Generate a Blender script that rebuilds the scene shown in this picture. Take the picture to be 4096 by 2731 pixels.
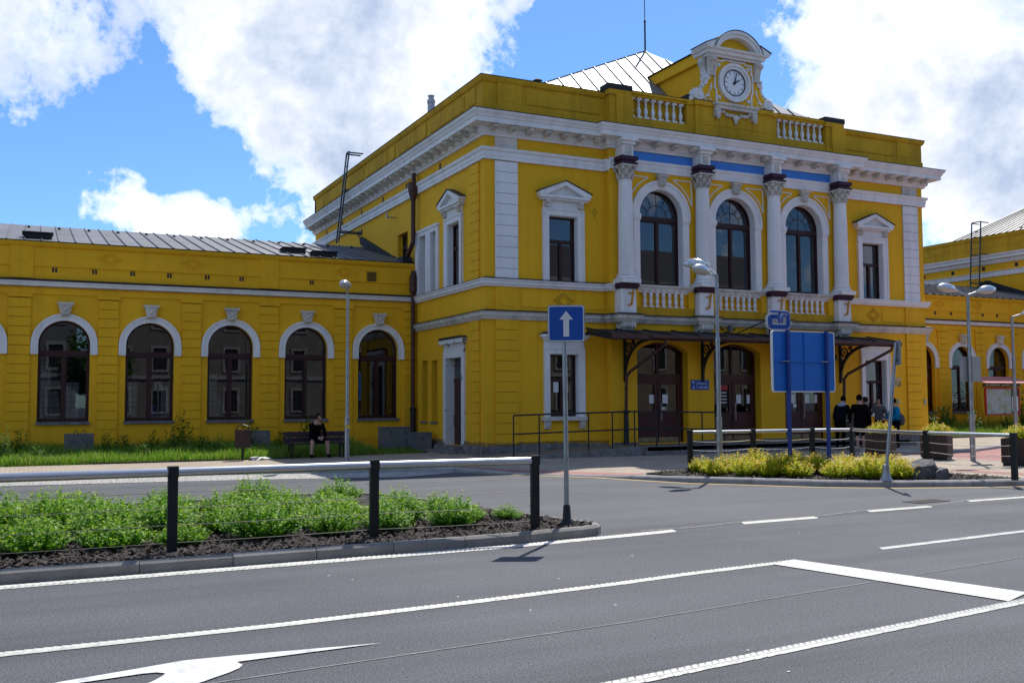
import bpy, bmesh, math, random
from mathutils import Vector, Matrix, geometry
random.seed(7)
R = math.radians
sc = bpy.context.scene
COL = sc.collection
for o in list(bpy.data.objects): bpy.data.objects.remove(o)

# ------------------------------------------------------------------ camera
H = 1.65
cam_d = bpy.data.cameras.new('camera'); cam = bpy.data.objects.new('camera', cam_d); COL.objects.link(cam)
cam_d.sensor_width = 36.0; cam_d.lens = 3982.0 / 4096.0 * 36.0; cam_d.clip_end = 6000; cam_d.clip_start = .1
RW = ((0.90040106, 0.02231362, 0.43448825), (-0.43503094, 0.05788578, 0.8985529), (-0.00510072, -0.99807381, 0.06182754))
cx_ = Vector((RW[0][0], RW[1][0], RW[2][0])); cd_ = Vector((RW[0][1], RW[1][1], RW[2][1])); cf_ = Vector((RW[0][2], RW[1][2], RW[2][2]))
M = Matrix.Identity(4)
for i in range(3):
    M[i][0] = cx_[i]; M[i][1] = -cd_[i]; M[i][2] = -cf_[i]
M[2][3] = H
cam.matrix_world = M
sc.camera = cam

def ray(u, v):
    return (cx_ * (u - 2048.) + cd_ * (v - 1365.5) + cf_ * 3982.).normalized()

# ------------------------------------------------------------------ light, sky, exposure
SUN = Vector((.52, .53, 1.)).normalized()            # towards the sun
sd = bpy.data.lights.new('sun', 'SUN'); sun = bpy.data.objects.new('sun', sd); COL.objects.link(sun)
sd.energy = 3.85; sd.angle = R(.53); sd.color = (1, .95, .87)
sun.rotation_euler = (-SUN).to_track_quat('-Z', 'Y').to_euler()
sun.location = (30, 60, 60)
sc.view_settings.view_transform = 'Standard'; sc.view_settings.look = 'None'; sc.view_settings.gamma = 1
sc.view_settings.exposure = 0.66
sc.view_settings.use_curve_mapping = False
sc.render.engine = 'CYCLES'
sc.cycles.max_bounces = 6; sc.cycles.diffuse_bounces = 3; sc.cycles.transparent_max_bounces = 12

W = bpy.data.worlds.new('World'); sc.world = W; W.use_nodes = True
nt = W.node_tree; nt.nodes.clear()
class NT:
    def __init__(s, t): s.t = t
    def n(s, ty, **k):
        o = s.t.nodes.new(ty)
        for a, b in k.items(): setattr(o, a, b)
        return o
    def l(s, a, b): s.t.links.new(a, b)
    def math(s, op, a, b=None, clamp=False):
        o = s.n('ShaderNodeMath', operation=op, use_clamp=clamp)
        for i, v in enumerate((a, b)):
            if v is None: continue
            if isinstance(v, (int, float)): o.inputs[i].default_value = v
            else: s.l(v, o.inputs[i])
        return o.outputs[0]
    def vmath(s, op, a, b=None):
        o = s.n('ShaderNodeVectorMath', operation=op)
        for i, v in enumerate((a, b)):
            if v is None: continue
            if isinstance(v, (tuple, list, Vector)): o.inputs[i].default_value = v
            else: s.l(v, o.inputs[i])
        return o.outputs[1] if op in ('DOT_PRODUCT', 'LENGTH') else o.outputs[0]
    def noise(s, vec, scale, detail=6, rough=.55, dist=0.):
        o = s.n('ShaderNodeTexNoise'); o.inputs['Scale'].default_value = scale; o.inputs['Detail'].default_value = detail
        o.inputs['Roughness'].default_value = rough; o.inputs['Distortion'].default_value = dist
        if vec is not None: s.l(vec, o.inputs['Vector'])
        return o.outputs[0]
    def ramp(s, fac, stops, interp='LINEAR'):
        o = s.n('ShaderNodeValToRGB'); o.color_ramp.interpolation = interp
        el = o.color_ramp.elements
        while len(el) < len(stops): el.new(.5)
        for e, (p, c) in zip(el, stops):
            e.position = p; e.color = (c, c, c, 1) if isinstance(c, (int, float)) else tuple(c) + (1,)
        s.l(fac, o.inputs[0]); return o.outputs[0]
    def mix(s, fac, a, b, mode='MIX'):
        o = s.n('ShaderNodeMix', data_type='RGBA', blend_type=mode)
        for i, v in ((0, fac), (6, a), (7, b)):
            if isinstance(v, (int, float)): o.inputs[i].default_value = v
            elif isinstance(v, (tuple, list)): o.inputs[i].default_value = tuple(v) + (1,) if len(v) == 3 else v
            else: s.l(v, o.inputs[i])
        return o.outputs[2]
w = NT(nt)
tc = w.n('ShaderNodeTexCoord'); dirv = tc.outputs['Generated']
sky = w.n('ShaderNodeTexSky', sky_type='NISHITA'); sky.sun_disc = False
sky.sun_elevation = math.asin(SUN.z); sky.sun_rotation = math.atan2(SUN.x, SUN.y); sky.altitude = 500; sky.air_density = 1.0; sky.dust_density = .35; sky.ozone_density = 2.2
sep = w.n('ShaderNodeSeparateXYZ'); w.l(dirv, sep.inputs[0])
zc = w.math('MAXIMUM', sep.outputs[2], 0.0)
den = w.math('ADD', zc, .22)
cmb = w.n('ShaderNodeCombineXYZ')
w.l(w.math('DIVIDE', sep.outputs[0], den), cmb.inputs[0]); w.l(w.math('DIVIDE', sep.outputs[1], den), cmb.inputs[1]); w.l(w.math('MULTIPLY', sep.outputs[2], 2.2), cmb.inputs[2])
wob = w.n('ShaderNodeTexNoise'); wob.inputs['Scale'].default_value = 7; wob.inputs['Detail'].default_value = 3; w.l(dirv, wob.inputs['Vector'])
wdir = w.vmath('NORMALIZE', w.vmath('ADD', dirv, w.vmath('MULTIPLY', w.vmath('SUBTRACT', wob.outputs[1], (.5, .5, .5)), (.16, .16, .16))))
big = w.noise(cmb.outputs[0], 1.15, 4, .56, .15)
fine = w.noise(dirv, 11, 5, .66); micro = w.noise(dirv, 48, 4, .65)
# weather seen in the photograph: (pixel, spread, amount)
BL = [((1150, 330), 2.3, .34), ((1500, 120), 2.2, .30), ((800, 110), 2.2, .30), ((1280, 620), 3.6, .36), ((400, 800), 26, .62), ((820, 890), 26, .70), ((600, 900), 26, .60), ((860, 735), 14, -.5), ((1180, 800), 12, -.25),
      ((60, 130), 3.6, .40), ((170, 330), 7, .30), ((3700, 90), 4.5, .75), ((3800, 520), 3.6, .26), ((3350, 330), 5, .14), ((3950, 720), 6, .34), ((3300, 520), 9, .2), ((3600, 250), 9, -.12), ((2020, 280), 10, .12), ((20, 560), 8, .25),
      ((420, 330), 5.5, -.34), ((400, 640), 3.4, -.62), ((130, 880), 8, -.25), ((640, 650), 8, -.5), ((2350, 260), 3.6, -.36), ((2330, 30), 5, -.2), ((3180, 400), 9, -.34), ((2480, 450), 5, -.3), ((1060, 800), 5, -.10), ((3760, 960), 8, -.18), ((430, 60), 7, -.25)]
acc = None
for (px_, k, a) in BL:
    d = w.vmath('DOT_PRODUCT', wdir, tuple(ray(*px_)))
    e = w.math('MULTIPLY', w.math('EXPONENT', w.math('MULTIPLY', w.math('SUBTRACT', d, 1.0), k * 38)), a * .95)
    acc = e if acc is None else w.math('ADD', acc, e)
def dev(n_, g_): return w.math('MULTIPLY', w.math('SUBTRACT', n_, .5), g_)
mid = w.noise(wdir, 5.0, 4, .62, .3)
cov = w.math('ADD', w.math('ADD', dev(big, 1.0), dev(fine, 1.0)), w.math('ADD', dev(mid, 1.25), w.math('ADD', acc, dev(micro, .7))))
dens = w.ramp(w.math('ADD', cov, .345), [(.38, 0.), (.52, .55), (.74, 1.)])
shade = w.ramp(w.math('ADD', w.math('ADD', w.math('MULTIPLY', cov, .55), dev(w.noise(w.vmath('ADD', wdir, (.0, .0, .035)), 4.2, 5, .58), 1.9)), .35), [(.12, 1.), (.42, .78), (.94, .0)])
ccol = w.mix(shade, (3.9, 4.7, 6.3), (10.4, 10.4, 10.4))
skyc = w.mix(1.0, sky.outputs[0], (.62, .90, 1.18), 'MULTIPLY')
lp = w.mix(dens, skyc, ccol)
bg = w.n('ShaderNodeBackground'); bg.inputs[1].default_value = .085
w.l(lp, bg.inputs[0])
W.cycles.sampling_method = 'MANUAL'; W.cycles.sample_map_resolution = 512
wo = w.n('ShaderNodeOutputWorld'); w.l(bg.outputs[0], wo.inputs[0])

# ------------------------------------------------------------------ materials
MATS = {}
def mat(name, col, rough=.8, metal=0., var=.12, vs=1.2, bump=0., bs=60., col2=None, spec=.4, stretch=None, objvar=0., rmp=(.36, .66), streak=0.):
    if name in MATS: return MATS[name]
    m = bpy.data.materials.new(name); m.use_nodes = True; t = m.node_tree; t.nodes.clear(); q = NT(t)
    out = q.n('ShaderNodeOutputMaterial'); b = q.n('ShaderNodeBsdfPrincipled')
    b.inputs['Roughness'].default_value = rough; b.inputs['Metallic'].default_value = metal; b.inputs['Specular IOR Level'].default_value = spec
    pos = q.n('ShaderNodeNewGeometry').outputs['Position']
    if stretch: pos2 = q.vmath('MULTIPLY', pos, stretch)
    else: pos2 = pos
    if col2 is None: col2 = tuple(c * (1 - var * 2.2) for c in col)
    n1 = q.noise(pos2, vs, 7, .62)
    c = q.mix(q.ramp(n1, [(rmp[0], 0.), (rmp[1], 1.)]), col2, col)
    n2 = q.noise(pos, vs * 14, 4, .6)
    c = q.mix(1.0, c, q.ramp(n2, [(.3, 1 - var * .7), (.7, 1 + var * .2)]), 'MULTIPLY')
    if streak:
        sn = q.noise(q.vmath('MULTIPLY', pos, (3.2, 3.2, .22)), 1.0, 6, .65); c = q.mix(1.0, c, q.ramp(sn, [(.30, 1 - streak), (.52, 1.)]), 'MULTIPLY')
        pn = q.noise(pos, .9, 5, .7); c = q.mix(q.ramp(pn, [(.62, 0.), (.70, streak * .8)]), c, q.mix(1.0, c, (.80, .82, .9), 'MULTIPLY'))
    if objvar:
        oi = q.n('ShaderNodeObjectInfo').outputs['Random']
        c = q.mix(1.0, c, q.ramp(oi, [(0., 1 - objvar), (1., 1.)]), 'MULTIPLY')
    q.l(c, b.inputs['Base Color'])
    if bump:
        bp = q.n('ShaderNodeBump'); bp.inputs['Strength'].default_value = bump; bp.inputs['Distance'].default_value = .02
        q.l(q.noise(pos, bs, 5, .6), bp.inputs['Height']); q.l(bp.outputs[0], b.inputs['Normal'])
    q.l(b.outputs[0], out.inputs[0]); MATS[name] = m; return m

Y_ = mat('yellow_stucco', (.90, .475, .010), .85, 0, .05, .45, .25, 45, streak=.10)
YG = mat('yellow_weathered_stucco', (.70, .385, .014), .9, 0, .10, .7, .3, 45, streak=.28)
YD = mat('yellow_flaking_base_paint', (.47, .27, .02), .9, 0, .2, 5, .4, 30, col2=(.25, .2, .13))
WH = mat('white_stucco', (.86, .84, .83), .8, 0, .05, 1.1, .25, 50, streak=.15)
WC = mat('cream_weathered_stucco', (.76, .71, .63), .85, 0, .12, 1.3, .35, 60, streak=.35)
WP = mat('peeling_white_paint', (.72, .71, .70), .85, 0, .1, 2.3, .5, 26, col2=(.25, .23, .22), rmp=(.36, .39))
BLU = mat('blue_frieze_paint', (.07, .27, .78), .8, 0, .06)
PUR = mat('dark_plum_paint', (.045, .008, .03), .6, 0, .1)
FR = mat('dark_red_wood', (.042, .0075, .0065), .5, 0, .15, 4)
FRD = mat('dark_red_door_wood', (.070, .016, .012), .5, 0, .15, 4)
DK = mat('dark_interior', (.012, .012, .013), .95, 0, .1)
CUR = mat('white_curtain', (.62, .62, .60), .9, 0, .12, 3)
BCL = mat('blue_cloth', (.03, .16, .55), .9)
FLS = mat('weathered_dark_flashing', (.045, .040, .042), .6, .3, .2, 3)
ROOF = mat('grey_tin_roof', (.30, .31, .33), .46, .45, .12, .8, .12, 6, objvar=.12)
ROOFW = mat('darker_tin_roof', (.17, .175, .19), .5, .45, .15, .8, .12, 6, objvar=.18)
ROOFD = mat('dark_roof_felt', (.03, .03, .034), .8, 0, .15, 3)
PLS = mat('granite_plinth', (.27, .26, .255), .9, 0, .22, 6, .5, 40, objvar=.2)
PIPE = mat('brown_painted_pipe', (.085, .030, .020), .5, 0, .15, 4)
PIPED = mat('dark_cast_iron', (.02, .021, .024), .5, .2, .15, 5)
STL = mat('galvanised_steel', (.42, .43, .44), .42, .85, .12, 5, .1, 30)
WIR = mat('dull_wire_rope', (.16, .155, .14), .6, .3, .1)
ALU = mat('brushed_rail_tube', (.62, .63, .65), .30, .95, .06, 4)
ANT = mat('anthracite_powder_coat', (.010, .011, .014), .45, 0, .1, 5)
LAD = mat('blue_grey_ladder_steel', (.045, .065, .09), .45, .2)
KRB = mat('concrete_kerb', (.30, .285, .265), .9, 0, .14, 3, .4, 60, objvar=.12)
KRG = mat('granite_kerb', (.42, .41, .40), .9, 0, .12, 4, .4, 60, objvar=.1)
CON = mat('rough_concrete', (.20, .195, .19), .95, 0, .2, 3, .5, 30)
EBX = mat('grey_cabinet_paint', (.17, .185, .19), .5, 0, .12, 2)
BNS = mat('plum_bench_slats', (.048, .020, .040), .6, 0, .12, 6)
WDS = mat('brown_planter_slat', (.085, .045, .036), .6, 0, .15, 5, .2, 60, objvar=.35)
SBL = mat('sign_blue', (.008, .085, .40), .35, 0, .04)
SBK = mat('board_back_blue', (.012, .16, .62), .45, 0, .06, 2)
SPO = mat('blue_post_paint', (.012, .045, .26), .4, 0, .06)
SWH = mat('sign_white', (.78, .78, .76), .45, 0, .04)
SGR = mat('sign_grey', (.36, .37, .38), .45, .4, .06)
SRD = mat('sign_red', (.55, .03, .03), .5, 0, .05)
PNK = mat('faded_red_roof_sheet', (.58, .22, .22), .5, 0, .08)
BRS = mat('brass', (.45, .30, .07), .35, .8)
BSD = mat('brass_kick_plate', (.36, .30, .19), .42, .6, .2, 6)
YLP = mat('yellow_post_paint', (.62, .42, .015), .5, 0, .08)
BLK = mat('black_paint', (.006, .006, .007), .5)
CLK = mat('clock_face', (.80, .81, .83), .3, 0, .02)
ROCK = mat('grey_boulder', (.16, .16, .165), .9, 0, .3, 5, 1., 12)
PAP = mat('white_paper', (.78, .78, .77), .8, 0, .03)
ORN = mat('ochre_letter', (.62, .30, .03), .6)
LENS = mat('lamp_lens', (.55, .54, .50), .2, 0, .05)
LSH = mat('lamp_housing', (.62, .63, .64), .22, .7, .05)

def special(name, fn):
    m = bpy.data.materials.new(name); m.use_nodes = True; t = m.node_tree; t.nodes.clear(); q = NT(t)
    out = q.n('ShaderNodeOutputMaterial'); q.l(fn(q), out.inputs[0]); MATS[name] = m; return m
def _glass(tint, base):
    def f(q):
        tr = q.n('ShaderNodeBsdfTransparent'); tr.inputs[0].default_value = tint + (1,)
        gl = q.n('ShaderNodeBsdfGlossy'); gl.inputs['Roughness'].default_value = .012; gl.inputs[0].default_value = (.93, .95, 1, 1)
        ge = q.n('ShaderNodeNewGeometry'); pos = ge.outputs['Position']
        cosn = q.math('ABSOLUTE', q.vmath('DOT_PRODUCT', ge.outputs['Incoming'], ge.outputs['Normal']))
        fr = q.math('ADD', q.math('MULTIPLY', q.math('POWER', q.math('SUBTRACT', 1.0, cosn), 5.0), .95), .05)
        bp = q.n('ShaderNodeBump'); bp.inputs['Strength'].default_value = .02; bp.inputs['Distance'].default_value = .02
        q.l(q.noise(pos, 1.6, 2), bp.inputs['Height']); q.l(bp.outputs[0], gl.inputs['Normal'])
        mx = q.n('ShaderNodeMixShader'); q.l(q.math('ADD', q.math('MULTIPLY', fr, 1.6), base, True), mx.inputs[0])
        q.l(tr.outputs[0], mx.inputs[1]); q.l(gl.outputs[0], mx.inputs[2]); return mx.outputs[0]
    return f
GLS = special('window_glass', _glass((.55, .58, .6), .03))
def _asphalt(q):
    b = q.n('ShaderNodeBsdfPrincipled'); b.inputs['Roughness'].default_value = .82; b.inputs['Specular IOR Level'].default_value = .35
    pos = q.n('ShaderNodeNewGeometry').outputs['Position']
    g1 = q.noise(pos, 75, 3, .75); g2 = q.noise(pos, 34, 4, .7); lg = q.noise(pos, .35, 5, .6)
    st = q.noise(q.vmath('MULTIPLY', pos, (.06, 1.1, 1)), 1.0, 5, .6)
    c = q.mix(q.ramp(lg, [(.3, 0.), (.7, 1.)]), (.060, .064, .075), (.083, .086, .096))
    c = q.mix(1., c, q.ramp(st, [(.28, .66), (.5, 1.), (.72, 1.22)]), 'MULTIPLY')
    c = q.mix(1., c, q.ramp(g1, [(.34, .35), (.5, 1.), (.68, 2.0)]), 'MULTIPLY')
    c = q.mix(1., c, q.ramp(g2, [(.3, .72), (.7, 1.25)]), 'MULTIPLY')
    c = q.mix(q.ramp(q.noise(pos, 9, 2, .5), [(.78, 0.), (.83, .5)]), c, (.2, .19, .18))
    q.l(c, b.inputs['Base Color'])
    bp = q.n('ShaderNodeBump'); bp.inputs['Strength'].default_value = .55; bp.inputs['Distance'].default_value = .012
    q.l(g1, bp.inputs['Height']); q.l(bp.outputs[0], b.inputs['Normal']); return b.outputs[0]
ASP = special('asphalt', _asphalt)
def _paver(c1, c2, cj, bw=.2, bh=.1):
    def f(q):
        b = q.n('ShaderNodeBsdfPrincipled'); b.inputs['Roughness'].default_value = .9
        pos = q.n('ShaderNodeNewGeometry').outputs['Position']
        br = q.n('ShaderNodeTexBrick'); q.l(pos, br.inputs['Vector']); br.inputs['Scale'].default_value = 1.0
        br.inputs['Brick Width'].default_value = bw; br.inputs['Row Height'].default_value = bh; br.inputs['Mortar Size'].default_value = .006
        br.inputs['Color1'].default_value = c1 + (1,); br.inputs['Color2'].default_value = c2 + (1,); br.inputs['Mortar'].default_value = cj + (1,)
        c = q.mix(1., br.outputs[0], q.ramp(q.noise(pos, .8, 6, .65), [(.3, .78), (.7, 1.08)]), 'MULTIPLY')
        c = q.mix(1., c, q.ramp(q.noise(pos, 60, 3, .6), [(.3, .85), (.7, 1.1)]), 'MULTIPLY')
        q.l(c, b.inputs['Base Color'])
        bp = q.n('ShaderNodeBump'); bp.inputs['Strength'].default_value = .4; bp.inputs['Distance'].default_value = .006; bp.invert = True
        q.l(br.outputs[1], bp.inputs['Height']); q.l(bp.outputs[0], b.inputs['Normal']); return b.outputs[0]
    return f
PAV = special('beige_pavers', _paver((.40, .335, .26), (.35, .29, .225), (.16, .13, .10)))
PRD = special('red_pavers', _paver((.40, .185, .165), (.34, .155, .14), (.15, .09, .08)))
def _cobble(q):
    b = q.n('ShaderNodeBsdfPrincipled'); b.inputs['Roughness'].default_value = .85
    pos = q.n('ShaderNodeNewGeometry').outputs['Position']
    v = q.n('ShaderNodeTexVoronoi', feature='DISTANCE_TO_EDGE'); v.inputs['Scale'].default_value = 8.5; q.l(pos, v.inputs['Vector'])
    v2 = q.n('ShaderNodeTexVoronoi'); v2.inputs['Scale'].default_value = 8.5; q.l(pos, v2.inputs['Vector'])
    j = q.ramp(v.outputs[0], [(.02, 0.), (.09, 1.)])
    c = q.mix(v2.outputs[0], (.34, .33, .31), (.50, .48, .45)); c = q.mix(j, (.16, .15, .13), c)
    q.l(c, b.inputs['Base Color'])
    bp = q.n('ShaderNodeBump'); bp.inputs['Strength'].default_value = .8; bp.inputs['Distance'].default_value = .02
    q.l(j, bp.inputs['Height']); q.l(bp.outputs[0], b.inputs['Normal']); return b.outputs[0]
COB = special('cobblestones', _cobble)
def _paint(col, rope):
    def f(q):
        b = q.n('ShaderNodeBsdfPrincipled'); b.inputs['Roughness'].default_value = .6
        pos = q.n('ShaderNodeNewGeometry').outputs['Position']
        c = q.mix(q.ramp(q.noise(pos, 5, 7, .7), [(.32, 1.), (.52, .88), (.64, .45)]), (.20, .20, .21), col)
        if rope:
            wv = q.n('ShaderNodeTexWave', wave_type='BANDS', bands_direction='DIAGONAL'); wv.inputs['Scale'].default_value = 10.5; wv.inputs['Distortion'].default_value = .8; wv.inputs['Detail'].default_value = 1
            q.l(q.vmath('MULTIPLY', pos, (1., 2.2, 0)), wv.inputs['Vector'])
            c = q.mix(1., c, q.ramp(wv.outputs[0], [(0., .72), (.35, 1.)]), 'MULTIPLY')
            bp = q.n('ShaderNodeBump'); bp.inputs['Strength'].default_value = .7; bp.inputs['Distance'].default_value = .02
            q.l(wv.outputs[0], bp.inputs['Height']); q.l(bp.outputs[0], b.inputs['Normal'])
        q.l(c, b.inputs['Base Color']); return b.outputs[0]
    return f
PNT = special('ribbed_road_paint', _paint((.56, .55, .51), False))
PNF = special('smooth_road_paint', _paint((.60, .60, .59), False))
PNY = special('yellow_road_paint', _paint((.62, .40, .06), False))
def _leaf(cs, tips=None):
    def f(q):
        b = q.n('ShaderNodeBsdfPrincipled'); b.inputs['Roughness'].default_value = .55; b.inputs['Specular IOR Level'].default_value = .3
        g = q.n('ShaderNodeNewGeometry'); rnd = g.outputs['Random Per Island']
        c = q.ramp(rnd, [(i / (len(cs) - 1), x) for i, x in enumerate(cs)])
        if tips:
            at = q.n('ShaderNodeAttribute', attribute_name='tip')
            c = q.mix(q.math('MULTIPLY', at.outputs['Fac'], q.ramp(rnd, [(.40, .15), (.75, .95)])), c, tips)
        q.l(c, b.inputs['Base Color'])
        tl = q.n('ShaderNodeBsdfTranslucent'); q.l(q.mix(1., c, (1.3, 1.4, .7), 'MULTIPLY'), tl.inputs[0])
        mx = q.n('ShaderNodeMixShader'); mx.inputs[0].default_value = .42; q.l(b.outputs[0], mx.inputs[1]); q.l(tl.outputs[0], mx.inputs[2]); return mx.outputs[0]
    return f
LFG = special('green_spirea_leaf', _leaf([(.045, .15, .008), (.10, .27, .014), (.21, .39, .02)], (.30, .38, .05)))
LFY = special('golden_spirea_leaf', _leaf([(.22, .30, .008), (.48, .52, .014), (.66, .64, .03)], (.62, .24, .03)))
LFW = special('weed_leaf', _leaf([(.03, .09, .012), (.06, .15, .02), (.12, .22, .03)]))
LFT = special('tree_leaf', _leaf([(.03, .08, .012), (.05, .12, .02), (.08, .17, .03)]))
GRS = special('grass_blade', _leaf([(.06, .17, .012), (.12, .28, .02), (.22, .34, .05), (.34, .32, .12)]))
SOIL = mat('dark_soil', (.045, .036, .032), .95, 0, .3, 6, .8, 25)
MUL = mat('bark_chip', (.085, .066, .060), .9, 0, .35, 30, col2=(.018, .014, .013))
SKN = mat('skin', (.45, .26, .19), .6, 0, .05)
def cloth(n, c): return mat('cloth_' + n, tuple(x * .6 for x in c) if max(c) < .03 else c, 1., 0, .1, 8, .2, 80, spec=.05)

# ------------------------------------------------------------------ object helpers
WM = {}
def thing(name, label, cat, loc=(0, 0, 0), group=None):
    o = bpy.data.objects.new(name, None); COL.objects.link(o); o.location = loc; o.empty_display_size = .3
    WM[o.name] = Matrix.Translation(loc)
    return tag(o, label, cat, group)
def tag(o, label=None, cat=None, group=None, kind=None):
    if label: o['label'] = label
    if cat: o['category'] = cat
    if group: o['group'] = group
    if kind: o['kind'] = kind
    return o
def adopt(o, parent):
    if parent is not None:
        o.parent = parent; o.matrix_parent_inverse = WM.get(parent.name, Matrix.Identity(4)).inverted()
    return o
def inst(name, me, m, parent, mw):
    o = bpy.data.objects.new(name, me); COL.objects.link(o); o.matrix_basis = mw
    if me.materials and m is not None and me.materials[0] is not m:
        o.material_slots[0].link = 'OBJECT'; o.material_slots[0].material = m
    WM[o.name] = mw.copy(); return adopt(o, parent)
def copy_tree(o, parent=None):
    c = o.copy(); COL.objects.link(c); c.parent = parent
    if parent: c.matrix_parent_inverse = o.matrix_parent_inverse
    for ch in o.children: copy_tree(ch, c)
    return c
class MB:
    def __init__(s): s.v = []; s.f = []; s.m = []
    def add(s, vs, fs, mi=0):
        b = len(s.v); s.v += [tuple(v) for v in vs]; s.f += [tuple(b + i for i in f) for f in fs]; s.m += [mi] * len(fs); return s
    def box(s, x0, x1, y0, y1, z0, z1, mi=0):
        return s.add([(x, y, z) for z in (z0, z1) for y in (y0, y1) for x in (x0, x1)],
                     [(0, 2, 3, 1), (4, 5, 7, 6), (0, 1, 5, 4), (2, 6, 7, 3), (0, 4, 6, 2), (1, 3, 7, 5)], mi)
    def bar(s, a, b, wd, ht=None, up=(0, 0, 1), mi=0):
        a = Vector(a); b = Vector(b); d = (b - a).normalized(); u = Vector(up)
        if abs(d.dot(u)) > .98: u = Vector((0, 1, 0))
        r = d.cross(u).normalized(); u = r.cross(d); ht = ht or wd
        q = [p + r * x * wd / 2 + u * y * ht / 2 for p in (a, b) for x, y in ((-1, -1), (1, -1), (1, 1), (-1, 1))]
        return s.add(q, [(0, 3, 2, 1), (4, 5, 6, 7), (0, 1, 5, 4), (1, 2, 6, 5), (2, 3, 7, 6), (3, 0, 4, 7)], mi)
    def tube(s, pts, r, n=8, cap=True, mi=0):
        pts = [Vector(p) for p in pts]; rs = r if isinstance(r, (list, tuple)) else [r] * len(pts)
        ref = None; rings = []
        for i, p in enumerate(pts):
            a = pts[max(i - 1, 0)]; b = pts[min(i + 1, len(pts) - 1)]; d = (b - a).normalized()
            if ref is None: ref = Vector((0, 0, 1)) if abs(d.z) < .9 else Vector((1, 0, 0))
            u = (ref - d * ref.dot(d)).normalized(); v = d.cross(u); ref = u
            rings.append([p + (u * math.cos(2 * math.pi * k / n) + v * math.sin(2 * math.pi * k / n)) * rs[i] for k in range(n)])
        fs = [(i * n + k, i * n + (k + 1) % n, (i + 1) * n + (k + 1) % n, (i + 1) * n + k) for i in range(len(pts) - 1) for k in range(n)]
        if cap: fs += [tuple(range(n - 1, -1, -1)), tuple((len(pts) - 1) * n + k for k in range(n))]
        return s.add([p for rg in rings for p in rg], fs, mi)
    def lathe(s, prof, c=(0, 0, 0), n=14, ax='z', mi=0):
        vs = []
        for r, h in prof:
            for k in range(n):
                a = 2 * math.pi * k / n; x, y = r * math.cos(a), r * math.sin(a)
                p = (x, y, h) if ax == 'z' else ((x, h, y) if ax == 'y' else (h, x, y))
                vs.append((c[0] + p[0], c[1] + p[1], c[2] + p[2]))
        L = len(prof)
        fs = [(i * n + k, i * n + (k + 1) % n, (i + 1) * n + (k + 1) % n, (i + 1) * n + k) for i in range(L - 1) for k in range(n)]
        fs += [tuple(range(n - 1, -1, -1)), tuple((L - 1) * n + k for k in range(n))]
        return s.add(vs, fs, mi)
    def prism(s, poly, fn, d0, d1, mi=0, back=True):
        n = len(poly); vs = [fn(a, b, d0) for a, b in poly] + [fn(a, b, d1) for a, b in poly]
        tri = geometry.tessellate_polygon([[Vector((a, b, 0)) for a, b in poly]])
        fs = [tuple(t) for t in tri] + ([tuple(n + i for i in t) for t in tri] if back else [])
        fs += [(i, (i + 1) % n, n + (i + 1) % n, n + i) for i in range(n)]
        return s.add(vs, fs, mi)
    def ring(s, outer, inner, fn, d0, d1, closed=True, mi=0):
        n = len(outer); vs = [fn(a, b, d) for d in (d0, d1) for L in (outer, inner) for a, b in L]
        fs = []
        for i in range(n if closed else n - 1):
            j = (i + 1) % n
            fs += [(i, j, n + j, n + i), (2 * n + i, 2 * n + j, 3 * n + j, 3 * n + i), (i, j, 2 * n + j, 2 * n + i), (n + i, n + j, 3 * n + j, 3 * n + i)]
        if not closed:
            for i in (0, n - 1): fs.append((i, n + i, 3 * n + i, 2 * n + i))
        return s.add(vs, fs, mi)
    def sweep(s, prof, path, mi=0, caps=True):
        P_ = [Vector((p[0], p[1])) for p in path]; L = len(P_); np_ = len(prof); vs = []
        def nrm(a, b):
            d = (b - a).normalized(); return Vector((d.y, -d.x))
        for i, p in enumerate(P_):
            if i == 0: m = nrm(P_[0], P_[1])
            elif i == L - 1: m = nrm(P_[-2], P_[-1])
            else:
                a = nrm(P_[i - 1], p); b = nrm(p, P_[i + 1]); m = (a + b) / max(.25, 1 + a.dot(b))
            for o, z in prof: vs.append((p.x + m.x * o, p.y + m.y * o, z))
        fs = [(i * np_ + k, i * np_ + k + 1, (i + 1) * np_ + k + 1, (i + 1) * np_ + k) for i in range(L - 1) for k in range(np_ - 1)]
        if caps: fs += [tuple(range(np_)), tuple((L - 1) * np_ + k for k in range(np_ - 1, -1, -1))]
        return s.add(vs, fs, mi)
    def ball(s, c, rx, ry=None, rz=None, n=10, m=6, mi=0):
        ry = ry or rx; rz = rz or rx
        return s.add(*_sph(c, rx, ry, rz, n, m), mi)
    def mesh(s, name, mats, smooth=False):
        me = bpy.data.meshes.new(name); me.from_pydata(s.v, [], s.f)
        for m in (mats if isinstance(mats, (list, tuple)) else [mats]): me.materials.append(m)
        if any(s.m): me.polygons.foreach_set('material_index', s.m)
        bm = bmesh.new(); bm.from_mesh(me); bmesh.ops.recalc_face_normals(bm, faces=bm.faces); bm.to_mesh(me); bm.free()
        if smooth:
            me.polygons.foreach_set('use_smooth', [True] * len(me.polygons))
            try: me.set_sharp_from_angle(angle=R(38))
            except Exception: pass
        me.update(); return me
    def build(s, name, mats, parent=None, smooth=False, label=None):
        me = s.mesh(name, mats, smooth); o = bpy.data.objects.new(name, me); COL.objects.link(o)
        if parent is None and s.v:
            xs = [v[0] for v in s.v]; ys = [v[1] for v in s.v]; zs = [v[2] for v in s.v]
            c = Vector(((min(xs) + max(xs)) / 2, (min(ys) + max(ys)) / 2, min(zs))); me.transform(Matrix.Translation(-c)); o.location = c
            WM[o.name] = Matrix.Translation(c)
        if label: o['label'] = label
        return adopt(o, parent)
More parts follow.
